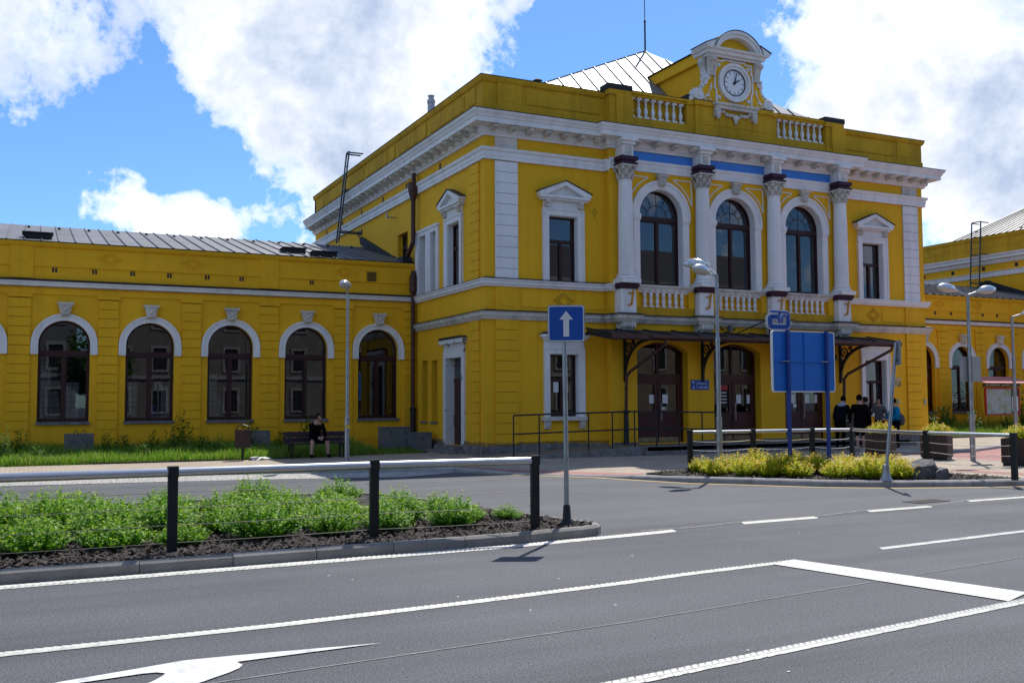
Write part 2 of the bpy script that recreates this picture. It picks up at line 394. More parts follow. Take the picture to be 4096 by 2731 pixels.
def _sph(c, rx, ry, rz, n, m):
    vs = [(c[0], c[1], c[2] - rz)]
    for i in range(1, m):
        t = -math.pi / 2 + math.pi * i / m
        for k in range(n):
            a = 2 * math.pi * k / n; vs.append((c[0] + rx * math.cos(t) * math.cos(a), c[1] + ry * math.cos(t) * math.sin(a), c[2] + rz * math.sin(t)))
    vs.append((c[0], c[1], c[2] + rz)); fs = []
    for k in range(n):
        fs.append((0, 1 + (k + 1) % n, 1 + k)); fs.append((len(vs) - 1, 1 + (m - 2) * n + k, 1 + (m - 2) * n + (k + 1) % n))
    for i in range(m - 2):
        for k in range(n): fs.append((1 + i * n + k, 1 + i * n + (k + 1) % n, 1 + (i + 1) * n + (k + 1) % n, 1 + (i + 1) * n + k))
    return vs, fs
def T(x, y, z=0, rz=0, s=1): return Matrix.Translation((x, y, z)) @ Matrix.Rotation(rz, 4, 'Z') @ Matrix.Scale(s, 4)
def front(Y0): return lambda s, z, d: (s, Y0 + d, z)          # facade looking at the street, d inwards
def side(X0): return lambda s, z, d: (X0 + d, s, z)           # gable side looking left
def rect(a, b, c, d): return [(a, c), (b, c), (b, d), (a, d)]
def arch(c, hw, z0, zs, rise, n=18):
    r = (hw * hw + rise * rise) / (2 * rise); zc = zs + rise - r; a0 = math.asin(min(1, hw / r))
    if rise > hw: a0 = math.pi - a0
    if abs(rise - hw) < 1e-6: a0 = math.pi / 2
    pts = [(c - hw, z0), (c + hw, z0)]
    return pts + [(c + r * math.sin(a0 - 2 * a0 * k / n), zc + r * math.cos(a0 - 2 * a0 * k / n)) for k in range(n + 1)]
def wall(mb, outer, holes, fn, reveal, d=0., mi=0):
    polys = [outer] + holes
    tri = geometry.tessellate_polygon([[Vector((a, b, 0)) for a, b in p] for p in polys])
    flat = [q for p in polys for q in p]
    mb.add([fn(a, b, d) for a, b in flat], [tuple(t) for t in tri], mi)
    for h in holes:
        n = len(h); mb.add([fn(a, b, d) for a, b in h] + [fn(a, b, d + reveal) for a, b in h], [(i, (i + 1) % n, n + (i + 1) % n, n + i) for i in range(n)], mi)
def fb(mb, fn, s0, s1, z0, z1, d0, d1, mi=0):
    vs = [fn(s, z, d) for d in (d0, d1) for z in (z0, z1) for s in (s0, s1)]
    mb.add(vs, [(0, 2, 3, 1), (4, 5, 7, 6), (0, 1, 5, 4), (2, 6, 7, 3), (0, 4, 6, 2), (1, 3, 7, 5)], mi); return mb

# ------------------------------------------------------------------ windows and doors
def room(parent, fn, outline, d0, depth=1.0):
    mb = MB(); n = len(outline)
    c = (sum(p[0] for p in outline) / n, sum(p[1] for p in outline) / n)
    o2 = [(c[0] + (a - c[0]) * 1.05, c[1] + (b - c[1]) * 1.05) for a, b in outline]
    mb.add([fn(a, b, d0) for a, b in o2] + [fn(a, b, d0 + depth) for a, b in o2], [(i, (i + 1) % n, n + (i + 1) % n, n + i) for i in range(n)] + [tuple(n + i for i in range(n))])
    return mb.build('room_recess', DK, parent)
def pane(parent, fn, pts, d):
    return MB().add([fn(a, b, d) for a, b in pts], [tuple(range(len(pts)))]).build('pane', GLS, parent)
def arch_window(parent, fn, c, hw, z0, zs, rise, dp, zt, fan=False, grille=False, curt=None):
    t = .055; mb = MB()
    mb.ring(arch(c, hw, z0, zs, rise), arch(c, hw - t, z0 + t, zs, rise - t), fn, dp, dp + .09)
    fb(mb, fn, c - hw + t, c + hw - t, zt - .075, zt + .075, dp - .02, dp + .08)
    fb(mb, fn, c - .042, c + .042, z0 + t, zt - .075, dp - .015, dp + .08)
    for s in (-1, 1):
        a, b = sorted((c + s * .042, c + s * (hw - t)))
        mb.ring(rect(a, b, z0 + t, zt - .075), rect(a + .032, b - .032, z0 + t + .05, zt - .115), fn, dp + .015, dp + .07)
    if fan:
        ri = rise - t
        for k in range(1, 6):
            a = math.pi * k / 6; r0 = ri * .5 if k != 3 else 0
            mb.bar(fn(c + r0 * math.cos(a), zt + .07 + (r0 if k != 3 else .0) * math.sin(a), dp + .05), fn(c + (ri + .02) * math.cos(a), zs + (ri) * math.sin(a), dp + .05), .022)
        for k in range(12):
            a, b = math.pi * k / 12, math.pi * (k + 1) / 12
            mb.bar(fn(c + ri * .5 * math.cos(a), zt + .07 + ri * .5 * math.sin(a), dp + .05), fn(c + ri * .5 * math.cos(b), zt + .07 + ri * .5 * math.sin(b), dp + .05), .022)
    w_ = mb.build('window', FR, parent)
    for s in (-1, 1):
        a, b = sorted((c + s * .074, c + s * (hw - t - .032))); pane(w_, fn, rect(a, b, z0 + t + .05, zt - .115), dp + .045)
    pane(w_, fn, arch(c, hw - t, zt + .075, zs, rise - t), dp + .045)
    room(w_, fn, arch(c, hw, z0, zs, rise, 8), dp + .1)
    if grille:
        g = MB(); z = z0 + .25
        while z < zt - .15:
            fb(g, fn, c - hw + t, c + hw - t, z, z + .014, dp + .11, dp + .124); z += .17
        for k in (-.66, -.33, .33, .66): fb(g, fn, c + k * hw - .006, c + k * hw + .006, z0 + .1, zt - .1, dp + .126, dp + .138)
        g.build('window_grille', PIPED, w_)
    for (a, b, z1, z2, m_) in (curt or []):
        cm = MB(); n = 12; pts = []
        for k in range(n + 1):
            s = c + (a + (b - a) * k / n) * hw; pts.append((s, dp + .30 + .04 * math.sin(k * 2.1)))
        vs = [fn(s, z0 + z1 + .02 * math.sin(s * 9), d) for s, d in pts] + [fn(s + (.06 * math.sin(s * 5)), z0 + z2, d + .02) for s, d in pts]
        cm.add(vs, [(k, k + 1, n + 2 + k, n + 1 + k) for k in range(n)]); cm.build('curtain', m_, w_)
    return w_
def rect_window(parent, fn, a, b, z0, z1, dp, zt=None, depth=1.0, panes=2):
    t = .07; mb = MB(); c = (a + b) / 2
    mb.ring(rect(a, b, z0, z1), rect(a + t, b - t, z0 + t, z1 - t), fn, dp, dp + .09)
    if zt: fb(mb, fn, a + t, b - t, zt - .05, zt + .05, dp - .012, dp + .08)
    zl = (zt - .05) if zt else z1 - t
    if panes == 2: fb(mb, fn, c - .05, c + .05, z0 + t, zl, dp - .01, dp + .08)
    w_ = mb.build('window', FR, parent)
    if panes == 2:
        for p, q in ((a + t, c - .05), (c + .05, b - t)): pane(w_, fn, rect(p, q, z0 + t, zl), dp + .045)
    else: pane(w_, fn, rect(a + t, b - t, z0 + t, zl), dp + .045)
    if zt: pane(w_, fn, rect(a + t, b - t, zt + .05, z1 - t), dp + .045)
    room(w_, fn, rect(a, b, z0, z1), dp + .1, depth)
    return w_

# shared small pieces --------------------------------------------------
def m_modillion():
    mb = MB(); mb.prism([(0, .0), (.30, .05), (.33, .10), (.30, .15), (0, .15)], lambda a, b, d: (d, -a, b), -.075, .075)
    mb.ball((0, -.31, .10), .085, .035, .045, 8, 5); mb.box(-.10, .10, -.36, 0, .15, .175)
    for k in (-1, 0, 1): mb.ball((k * .05, -.2, .03), .03, .07, .03, 6, 4)
    return mb.mesh('modillion', WC)
ME_MOD = m_modillion()
def m_keystone(h=.36, w=.17):
    mb = MB(); f = lambda s, z, d: (s, -d, z)
    mb.prism([(-w * .62, 0), (w * .62, 0), (w, h * .86), (-w, h * .86)], f, 0, .13)
    mb.box(-w * 1.22, w * 1.22, -.18, 0, h * .86, h); mb.box(-w * 1.08, w * 1.08, -.155, 0, h * .76, h * .86)
    mb.ball((0, -.13, h * .5), w * .42, .05, h * .2, 8, 6); mb.ball((0, -.14, h * .12), w * .5, .06, h * .09, 8, 5)
    for s in (-1, 1):
        mb.ball((s * w * .5, -.13, h * .64), w * .28, .05, w * .28, 8, 5); mb.ball((s * w * .42, -.13, h * .2), w * .2, .045, h * .1, 7, 5)
        mb.bar((s * w * .55, -.14, h * .7), (s * w * .3, -.14, h * .2), .025)
    return mb.mesh('keystone', WC)
ME_KEY = m_keystone()
def m_baluster(h, r):
    P_ = [(.9, 0), (.9, .10), (.55, .12), (.5, .16), (.85, .30), (.95, .38), (.7, .50), (.42, .60), (.40, .66), (.62, .68), (.62, .70), (.45, .72), (.42, .82), (.7, .88), (.85, .90)]
    mb = MB(); mb.lathe([(a * r * .92, b * h) for a, b in P_], n=10); mb.box(-r, r, -r, r, 0, h * .11); mb.box(-r, r, -r, r, h * .9, h)
    return mb.mesh('baluster', WH, True)
def m_vase(h, r):
    P_ = [(.8, 0), (.8, .08), (.5, .11), (.55, .16), (.92, .27), (.9, .36), (.55, .46), (.75, .49), (.75, .52), (.5, .55), (.9, .66), (.92, .74), (.5, .86), (.6, .90), (.8, .93)]
    mb = MB(); mb.lathe([(a * r, b * h) for a, b in P_], n=10); mb.box(-r, r, -r, r, 0, h * .07); mb.box(-r, r, -r, r, h * .93, h)
    return mb.mesh('baluster', WH, True)

# ------------------------------------------------------------------ central hall
XC = 21.36
hall = thing('station_hall', 'two-storey yellow station hall with white columns, balustrades and a clock gable', 'building', (XC, 30, .09))
FL = front(27.06); FC = front(26.8); SL = side(12.2)
GZ = .06
mir = lambda x: 2 * XC - x
AC = [XC - 3.0, XC, XC + 3.0]
mb = MB()
lw = (14.35, 15.38)
wall(mb, rect(12.2, 16.42, GZ, 10.4), [rect(*lw, 5.40, 7.47), rect(*lw, 1.22, 3.16)], FL, .22)
wall(mb, rect(mir(16.42), 30.5, GZ, 10.4), [rect(mir(lw[1]), mir(lw[0]), 5.40, 7.47), rect(mir(lw[1]), mir(lw[0]), 1.22, 3.16)], FL, .22)
wall(mb, rect(16.42, mir(16.42), GZ, 10.4), [arch(c, .84, 5.42, 7.72, .84) for c in AC] + [arch(c, .98, .36, 3.30, .30, 12) for c in AC], FC, .34)
for x in (16.42, mir(16.42)): mb.add([(x, 26.8, GZ), (x, 27.06, GZ), (x, 27.06, 10.4), (x, 26.8, 10.4)], [(0, 1, 2, 3)])
sh = [rect(28.93, 29.97, 5.40, 7.46), rect(28.76, 30.08, .33, 3.12), rect(30.95, 31.52, 5.42, 7.46), rect(31.93, 32.6, 5.42, 7.46), rect(33.87, 34.97, 6.72, 7.9), rect(30.96, 31.48, 1.05, 3.1), rect(31.88, 32.42, 1.05, 3.12)]
wall(mb, rect(27.06, 46.9, GZ, 10.4), sh, SL, .28)
mb.add([(30.5, 27.06, GZ), (30.5, 46.9, GZ), (30.5, 46.9, 10.4), (30.5, 27.06, 10.4), (12.2, 46.9, GZ), (12.2, 46.9, 10.4)], [(0, 1, 2, 3), (1, 4, 5, 2)])
mb.add([(12.2, 27.06, 10.38), (30.5, 27.06, 10.38), (30.5, 46.9, 10.38), (12.2, 46.9, 10.38)], [(0, 1, 2, 3)])
mb.build('wall', Y_, hall)
PATH = [(12.2, 46.9), (12.2, 27.06), (16.42, 27.06), (16.42, 26.8), (mir(16.42), 26.8), (mir(16.42), 27.06), (30.5, 27.06), (30.5, 46.9)]
PLOW = [(12.2, 33.05), (12.2, 27.06), (16.42, 27.06), (16.42, 26.8), (mir(16.42), 26.8), (mir(16.42), 27.06), (30.5, 27.06), (30.5, 33.05)]
# corner piers (slightly set back), rusticated courses, quoins
mb = MB()
COURSE = .288
def courses(parent, fn, s0, s1, z0, z1, d0, d1, m, name, pitch=COURSE):
    n = max(1, round((z1 - z0) / pitch)); p = (z1 - z0) / n
    me = fb(MB(), fn, s0, s1, 0, p - .015, d0, d1).mesh(name, m)
    for k in range(n): inst(name, me, None, parent, Matrix.Translation((0, 0, z0 + k * p)))
for a, b in ((12.52, 13.28), (29.44, 30.2)):
    bk = MB(); fb(bk, FL, a + .01, b - .01, .42, 4.2, -.006, .01); fb(bk, FL, a + .01, b - .01, 5.39, 9.0, -.02, .01, 1); fb(bk, FL, a + .01, b - .01, 9.38, 9.76, -.045, .01, 1)
    bk.build('pilaster_core', [YG, WC], hall)
    courses(hall, FL, a, b, .43, 4.18, -.06, -.004, Y_, 'rusticated_course', .31)
    courses(hall, FL, a, b, 5.40, 9.0, -.062, -.018, WH, 'quoin_block', .332)
    fb(MB(), FL, a, b, 4.43, 5.17, -.055, 0).build('pilaster_panel', Y_, hall)
    fb(MB(), FL, a + .14, b - .14, 4.58, 5.05, -.068, -.05).build('pilaster_panel', Y_, hall)
for z0, z1 in ((.43, 4.18), (5.40, 9.0)):
    courses(hall, SL, 27.42, 28.1, z0, z1, -.06, -.005, Y_, 'rusticated_course', .31)
# plinth stones
def plinth(parent, fn, s0, s1, z1, d0, step=1.25, skip=()):
    s = s0
    while s < s1 - .05:
        e = min(s1, s + step * random.uniform(.8, 1.2))
        if s1 - e < .4: e = s1
        if not any(s < b and e > a for a, b in skip):
            fb(MB(), fn, s + .006, e - .006, .0, z1 + random.uniform(-.02, .03), d0 + random.uniform(-.01, .01), .02).build('plinth_stone', PLS, parent)
        s = e
plinth(hall, FL, 12.16, 16.38, .40, -.10); plinth(hall, FL, mir(16.38), 30.54, .40, -.10)
plinth(hall, SL, 27.1, 28.7, .40, -.09); plinth(hall, SL, 30.15, 33.0, .40, -.09)
for a, b in ((16.42, 17.36), (19.35, 20.36), (22.36, 23.36), (25.36, 26.3)): plinth(hall, FC, a, b, .40, -.06)
# flaking paint strip above the plinth: small tooth marks
mb = MB()
for fn, a, b, skip in ((FL, 12.2, 16.4, ()), (FL, 26.35, 30.5, ()), (SL, 27.1, 28.6, ()), (SL, 30.2, 33, ())):
    s = a
    while s < b:
        fb(mb, fn, s, s + random.uniform(.03, .05), .42, .42 + random.uniform(.05, .085), -.075, .0); s += .10
tag(mb.build('base_paint_marks', YD, hall), kind='stuff')
# bands and cornice
AR = [(0, 9.02), (.09, 9.02), (.09, 9.13), (.105, 9.135), (.105, 9.25), (.15, 9.29), (.17, 9.37), (0, 9.38)]
MB().sweep(AR, PATH[:4]).build('architrave', WH, hall); MB().sweep(AR, PATH[4:]).build('architrave', WH, hall)
MB().sweep([(a * .6, b + .07) for a, b in AR], PATH[3:5]).build('architrave', WH, hall)
SIL = [(0, 5.17), (.08, 5.17), (.09, 5.22), (.13, 5.24), (.135, 5.31), (.17, 5.35), (.17, 5.385), (0, 5.395)]
MB().sweep(SIL, PLOW).build('sill_course', WH, hall)
GFC = [(0, 4.17), (.07, 4.17), (.08, 4.21), (.11, 4.22), (.12, 4.27), (.16, 4.28), (.17, 4.36), (.21, 4.40), (0, 4.41)]
MB().sweep(GFC, PLOW).build('storey_cornice', WC, hall)
FLa = lambda o, z: [(-.0, z + .06), (.0, z + .045), (o, z), (o, z + .012), (0, z + .06)]
MB().sweep(FLa(.225, 4.412), PLOW).build('flashing', FLS, hall); MB().sweep(FLa(.18, 5.388), PLOW[:4]).build('flashing', FLS, hall)
COR = [(0, 9.74), (.09, 9.74), (.10, 9.80), (.14, 9.82), (.17, 9.87), (.17, 10.00), (.50, 10.02), (.50, 10.17), (.53, 10.18), (.55, 10.24), (.60, 10.30), (.62, 10.37), (0, 10.42)]
MB().sweep(COR, PATH).build('main_cornice', WH, hall)
MB().sweep([(0, 10.43), (.635, 10.375), (.635, 10.392), (0, 10.46)], PATH).build('flashing', FLS, hall)
def modillions(parent, pts):
    for x, y, rz in pts: inst('modillion', ME_MOD, None, parent, T(x, y, 9.845, rz))
ml = []
for a, b, y in ((12.25, 16.1, 26.89), (mir(16.1), 30.45, 26.89)):
    n = 7
    for k in range(n): ml.append((a + (b - a) * (k + .2) / (n - .6), y, 0))
for c in AC:
    for k in range(4): ml.append((c - 1.5 + .42 + k * .72, 26.63, 0))
for k in range(33): ml.append((12.03, 27.3 + k * .595, -math.pi / 2))
modillions(hall, ml)
# frieze panels of the centre, columns
for c in AC: fb(MB(), FC, c - 1.28, c + 1.28, 9.46, 9.735, -.02, .01).build('frieze_panel', BLU, hall)
def m_cap():
    mb = MB(); mb.lathe([(.20, 0), (.215, .02), (.20, .04), (.20, .2), (.22, .34), (.27, .43)], n=14)
    for row, (z, n, rr, h) in enumerate(((.05, 8, .205, .15), (.16, 8, .215, .17))):
        for k in range(n):
            a = 2 * math.pi * (k + .5 * row) / n; ca, sa = math.cos(a), math.sin(a)
            pr = [(0, 0), (.03, h * .5), (.07, h * .85), (.10, h), (.085, h * .78), (.04, 0)]
            mb.prism([(rr + p, z + q) for p, q in pr], lambda r, zz, d, ca=ca, sa=sa: (ca * r - sa * d, sa * r + ca * d, zz), -.045, .045)
    for k in range(4):
        a = math.pi / 4 + k * math.pi / 2; mb.ball((math.cos(a) * .32, math.sin(a) * .32, .38), .065, .065, .065, 8, 6)
        a = k * math.pi / 2; mb.ball((math.cos(a) * .27, math.sin(a) * .27, .42), .05, .05, .05, 7, 5)
    mb.box(-.29, .29, -.29, .29, .44, .50); return mb.mesh('capital', WC)
ME_CAP = m_cap()
mb = MB(); mb.lathe([(.25, 0), (.25, .05), (.245, 1.2), (.235, 2.2), (.215, 2.95), (.235, 2.97), (.235, 3.0)], n=24); ME_SHAFT = mb.mesh('column', WH, True)
mb = MB(); mb.box(-.34, .34, -.34, .34, 0, .13); mb.lathe([(.32, .13), (.345, .16), (.32, .20), (.285, .21), (.275, .235), (.30, .25), (.305, .275), (.27, .30)], n=20); ME_CB = mb.mesh('column_base', WH, True)
CX = [XC - 4.5, XC - 1.5, XC + 1.5, XC + 4.5]
for c in CX:
    col = inst('column', ME_SHAFT, None, hall, T(c, 26.56, 5.68))
    inst('column_base', ME_CB, None, col, T(c, 26.56, 5.40)); inst('capital', ME_CAP, None, col, T(c, 26.56, 8.66))
    MB().box(c - .31, c + .31, 26.26, 26.8, 9.16, 9.22).box(c - .25, c + .25, 26.31, 26.8, 9.22, 9.30).box(c - .31, c + .31, 26.25, 26.8, 9.30, 9.42).build('plum_block', PUR, hall)
    p = MB().box(c - .20, c + .20, 26.36, 26.8, 9.42, 9.80).box(c - .25, c + .25, 26.28, 26.8, 9.80, 9.90).box(c - .30, c + .30, 26.2, 26.8, 9.90, 10.0).build('entablature_block', WH, hall)
    MB().box(c - .12, c + .12, 26.35, 26.37, 9.5, 9.74).ball((c, 26.35, 9.62), .08, .03, .1).build('carved_panel', WC, p)
    # pedestal
    ped = MB().prism([(c - .29, 4.46), (c + .29, 4.46), (c + .27, 5.22), (c - .27, 5.22)], FC, -.37, 0).build('pedestal', WH, hall)
    MB().box(c - .33, c + .33, 26.40, 26.8, 5.22, 5.28).box(c - .37, c + .37, 26.36, 26.8, 5.28, 5.395).build('plum_slab', PUR, ped)
    MB().sweep(GFC, [(c - .29, 26.8), (c - .29, 26.46), (c + .29, 26.46), (c + .29, 26.8)]).build('storey_cornice', WC, ped)
    MB().sweep([(0, 4.47), (.225, 4.412), (.225, 4.43), (0, 4.48)], [(c - .29, 26.8), (c - .29, 26.46), (c + .29, 26.46), (c + .29, 26.8)]).build('flashing', FLS, ped)
    nm = MB(); nm.bar((c - .02, 26.415, 5.08), (c + .20, 26.415, 5.11), .05); nm.bar((c + .17, 26.415, 5.19), (c + .09, 26.415, 4.72), .055); nm.bar((c + .10, 26.415, 4.74), (c - .04, 26.415, 4.70), .055); nm.build('ochre_numeral', ORN, ped)
    # carved corbel
    cb = MB(); cb.prism([(0, 4.17), (.40, 4.17), (.42, 4.10), (.38, 4.02), (.22, 3.97), (.10, 3.90), (0, 3.86)], lambda a, b, d: (c + d, 26.8 - a, b), -.24, .24)
    for k in range(5): cb.ball((c - .19 + k * .095, 26.40, 4.08), .05, .06, .10, 7, 5); cb.ball((c - .16 + k * .08, 26.52, 3.96), .04, .09, .05, 6, 4)
    for s in (-1, 1): cb.ball((c + s * .24, 26.5, 4.08), .02, .07, .07, 8, 5)
    cb.build('corbel', WC, hall)
ME_B1 = m_vase(.56, .068); ME_B2 = m_baluster(.68, .082)
for c in AC:
    # blind balustrade
    fb(MB(), FC, c - 1.2, c + 1.2, 4.44, 4.70, -.14, 0).build('balustrade_base', YG, hall)
    MB().sweep([(0, 5.26), (.16, 5.26), (.17, 5.32), (.21, 5.34), (.22, 5.40), (0, 5.42)], [(c - 1.2, 26.8), (c + 1.2, 26.8)]).build('balustrade_rail', WC, hall)
    for s in (-1, 1): fb(MB(), FC, c + s * 1.09 - .11, c + s * 1.09 + .11, 4.70, 5.26, -.14, 0).build('balustrade_end', Y_, hall)
    for k in range(7): inst('baluster', ME_B1, None, hall, T(c - .72 + k * .24, 26.715, 4.70))
    # archivolt and jamb
    a = MB(); o_ = arch(c, 1.13, 7.72, 7.72, 1.13)[1:]; i_ = arch(c, .84, 7.72, 7.72, .84)[1:]
    a.ring(o_, i_, FC, -.06, .02, False); a.ring(arch(c, 1.13, 7.72, 7.72, 1.13)[1:], arch(c, 1.05, 7.72, 7.72, 1.05)[1:], FC, -.085, -.055, False)
    a.build('archivolt', WH, hall)
    for s in (-1, 1):
        p, q = sorted((c + s * .84, c + s * 1.08)); jb = fb(MB(), FC, p, q, 5.42, 7.56, -.06, .02); fb(jb, FC, p - .03, q + .03, 7.56, 7.72, -.10, .02); fb(jb, FC, p - .015, q + .015, 7.50, 7.56, -.08, .02)
        jb.build('window_jamb', WH, hall)
        # spandrel moulding
        sp = MB(); pts = [(c + s * 1.225, 8.12)] + [(c + s * 1.28 * math.cos(t_), 7.72 + 1.28 * math.sin(t_)) for t_ in [R(x) for x in range(24, 67, 7)]] + [(c + s * .5, 8.93), (c + s * 1.225, 8.93), (c + s * 1.225, 8.12)]
        for u, v in zip(pts, pts[1:]): sp.bar(FC(*u, -.012), FC(*v, -.012), .034, .03)
        sp.build('spandrel_moulding', WH, hall)
    inst('keystone', ME_KEY, None, hall, T(c, 26.76, 8.66))
    MB().ring(arch(c, .845, 5.42, 7.72, .845), arch(c, .826, 5.43, 7.72, .826), FC, -.03, .22).build('window_reveal', WH, hall)
    arch_window(hall, FC, c, .84, 5.42, 7.72, .84, .22, 7.62, fan=True)
# pedimented windows
def pediment_window(parent, fn, a, b, z0, z1, sgn=1):
    c = (a + b) / 2; t = .22; hw = (b - a) / 2
    m_ = MB(); o_ = [(a - t, z0), (a - t, z1 + t), (b + t, z1 + t), (b + t, z0)]; i_ = [(a, z0), (a, z1), (b, z1), (b, z0)]
    m_.ring(o_, i_, fn, -.07, .05, False)
    o2 = [(a - t, z0), (a - t, z1 + t), (b + t, z1 + t), (b + t, z0)]; i2 = [(a - t + .06, z0), (a - t + .06, z1 + t - .06), (b + t - .06, z1 + t - .06), (b + t - .06, z0)]
    m_.ring(o2, i2, fn, -.095, -.065, False); m_.build('window_surround', WH, parent)
    m_ = MB(); fb(m_, fn, a - t + .04, b + t - .04, z1 + t, z1 + .46, -.05, .01)
    fb(m_, fn, a - t - .14, b + t + .14, z1 + .52, z1 + .60, -.24, .01); fb(m_, fn, a - t - .08, b + t + .08, z1 + .46, z1 + .52, -.17, .01)
    hx = hw + t + .18; ap = z1 + 1.06
    for s in (-1, 1):
        m_.prism([(c + s * hx, z1 + .60), (c + s * (hx - .02), z1 + .70), (c, ap), (c, ap - .13), (c + s * (hx - .24), z1 + .60)], fn, -.25, .01)
    m_.prism([(c - hx + .15, z1 + .60), (c + hx - .15, z1 + .60), (c, ap - .08)], fn, -.09, .01)
    pd = m_.build('pediment', WH, parent)
    fm = MB()
    for s in (-1, 1): fm.prism([(c + s * (hx + .03), z1 + .70), (c + s * (hx + .03), z1 + .72), (c, ap + .03), (c, ap + .005)], fn, -.28, .01)
    fm.build('flashing', FLS, pd)
    for s in (-1, 1):
        k = c + s * (hw + t - .14); cn = fb(MB(), fn, k - .08, k + .08, z1 + .26, z1 + .46, -.16, .0)
        cn.ball(fn(k, z1 + .40, -.17), .075); cn.ball(fn(k, z1 + .28, -.14), .05); cn.build('console', WC, parent)
    MB().ring(rect(a - .004, b + .004, z0 - .004, z1 + .004), rect(a + .016, b - .016, z0 + .012, z1 - .016), fn, -.03, .16).build('window_reveal', WH, parent)
    return rect_window(parent, fn, a, b, z0, z1, .16, z0 + (z1 - z0) * .62)
for a, b in (lw, (mir(lw[1]), mir(lw[0]))):
    pediment_window(hall, FL, a, b, 5.40, 7.47)
    t = .20; m_ = MB(); m_.ring([(a - t, 1.22), (a - t, 3.16 + t), (b + t, 3.16 + t), (b + t, 1.22)], [(a, 1.22), (a, 3.16), (b, 3.16), (b, 1.22)], FL, -.07, .05, False)
    m_.ring([(a - t, 1.22), (a - t, 3.16 + t), (b + t, 3.16 + t), (b + t, 1.22)], [(a - t + .05, 1.22), (a - t + .05, 3.11 + t), (b + t - .05, 3.11 + t), (b + t - .05, 1.22)], FL, -.09, -.065, False)
    fb(m_, FL, a - t + .01, b + t - .01, 3.36, 3.60, -.05, .01); fb(m_, FL, a - t - .06, b + t + .06, 3.60, 3.67, -.13, .01); fb(m_, FL, a - t - .13, b + t + .13, 3.67, 3.76, -.19, .01); m_.build('window_surround', WH, hall)
    MB().prism([(a - t - .16, 3.765), (b + t + .16, 3.765), (b + t, 3.83), (a - t, 3.83)], FL, -.21, .01).build('flashing', FLS, hall)
    MB().ring(rect(a - .004, b + .004, 1.216, 3.164), rect(a + .016, b - .016, 1.232, 3.144), FL, -.03, .16).build('window_reveal', WH, hall)
    w_ = rect_window(hall, FL, a, b, 1.22, 3.16, .16, 2.36)
    m_ = fb(MB(), FL, a - t - .08, b + t + .08, 1.11, 1.22, -.15, .05)
    for s in (a - t, b + t - .20): m_.prism([(0, 1.11), (.11, 1.11), (.10, .99), (.06, .86), (0, .86)], lambda q, z, d, s=s: (s + d, 27.06 - q, z), 0, .20)
    m_.build('sill', WC, w_)
    if a < XC:
        for x in (a + .32, a + .66): fb(MB(), FL, x - .09, x + .09, 1.98, 2.3, .175, .18).build('notice_sheet', PAP, w_)
for x, z in ((16.02, 7.68), (26.62, 7.68)):
    MB().prism([(x - .1, z), (x, z - .19), (x + .1, z), (x, z + .19)], FL, -.02, .01).build('diamond_boss', YG, hall)
# panels and diamonds between the courses
def diamond(parent, fn, c, z, w_, h, m, d=-.018):
    MB().ring([(c - w_, z), (c, z - h), (c + w_, z), (c, z + h)], [(c - w_ * .8, z), (c, z - h * .8), (c + w_ * .8, z), (c, z + h * .8)], fn, d, .0).build('diamond_moulding', m, parent)
for a, b in ((13.42, 16.32), (mir(16.32), mir(13.42))):
    c = (a + b) / 2
    for p, q in ((a, c - .42), (c + .42, b)): fb(MB(), FL, p, q, 4.58, 5.05, -.026, .0).build('wall_panel', Y_, hall)
    diamond(hall, FL, c, 4.82, .36, .26, YG); diamond(hall, FL, c, 4.82, .22, .16, YG, -.02)
# side elevation
pediment_window(hall, SL, 28.93, 29.97, 5.40, 7.46)
m_ = MB(); m_.ring([(30.77, 5.42), (30.77, 7.64), (32.92, 7.64), (32.92, 5.42)], [(30.95, 5.42), (30.95, 7.46), (32.6, 7.46), (32.6, 5.42)], SL, -.07, .05, False); fb(m_, SL, 31.52, 31.93, 5.42, 7.46, -.065, .05); fb(m_, SL, 30.72, 32.94, 7.60, 7.68, -.11, .01); m_.build('window_surround', WH, hall)
for a, b in ((30.95, 31.52), (31.93, 32.6)):
    rect_window(hall, SL, a, b, 5.42, 7.46, .2, None, .8, 1); MB().ring(rect(a - .004, b + .004, 5.416, 7.464), rect(a + .016, b - .016, 5.432, 7.444), SL, -.03, .2).build('window_reveal', WH, hall)
rect_window(hall, SL, 33.87, 34.97, 6.72, 7.9, .2, 7.4, .8)
for a, b in ((30.96, 31.48), (31.88, 32.42)):
    rect_window(hall, SL, a, b, 1.05, 3.1, .24, 2.3, .6, 1); fb(MB(), SL, a - .04, b + .04, .98, 1.05, -.06, .1).build('sill', PLS, hall)
m_ = MB(); a, b, t = 28.76, 30.08, .21
m_.ring([(a - t, .33), (a - t, 3.12 + t), (b + t, 3.12 + t), (b + t, .33)], [(a + .015, .33), (a + .015, 3.105), (b - .015, 3.105), (b - .015, .33)], SL, -.07, .245, False); fb(m_, SL, a - t + .01, b + t - .01, 3.33, 3.56, -.05, .01); fb(m_, SL, a - t - .12, b + t + .12, 3.56, 3.70, -.17, .01); m_.build('door_surround', WP, hall)
MB().prism([(a - t - .15, 3.705), (b + t + .15, 3.705), (b + t, 3.77), (a - t, 3.77)], SL, -.2, .01).build('flashing', FLS, hall)
m_ = MB(); fb(m_, SL, a + .016, b - .016, .335, 2.35, .24, .30); fb(m_, SL, a + .016, b - .016, 2.35, 2.45, .22, .30)
for q in (0, 1):
    for k in range(4):
        z = .45 + k * .47; fb(m_, SL, a + .1 + q * .66, a + .56 + q * .66, z, z + .38, .225, .245)
dr = m_.build('door', FRD, hall); pane(dr, SL, rect(a + .016, b - .016, 2.45, 3.104), .25); room(dr, SL, rect(a, b, .33, 3.12), .32, .5)
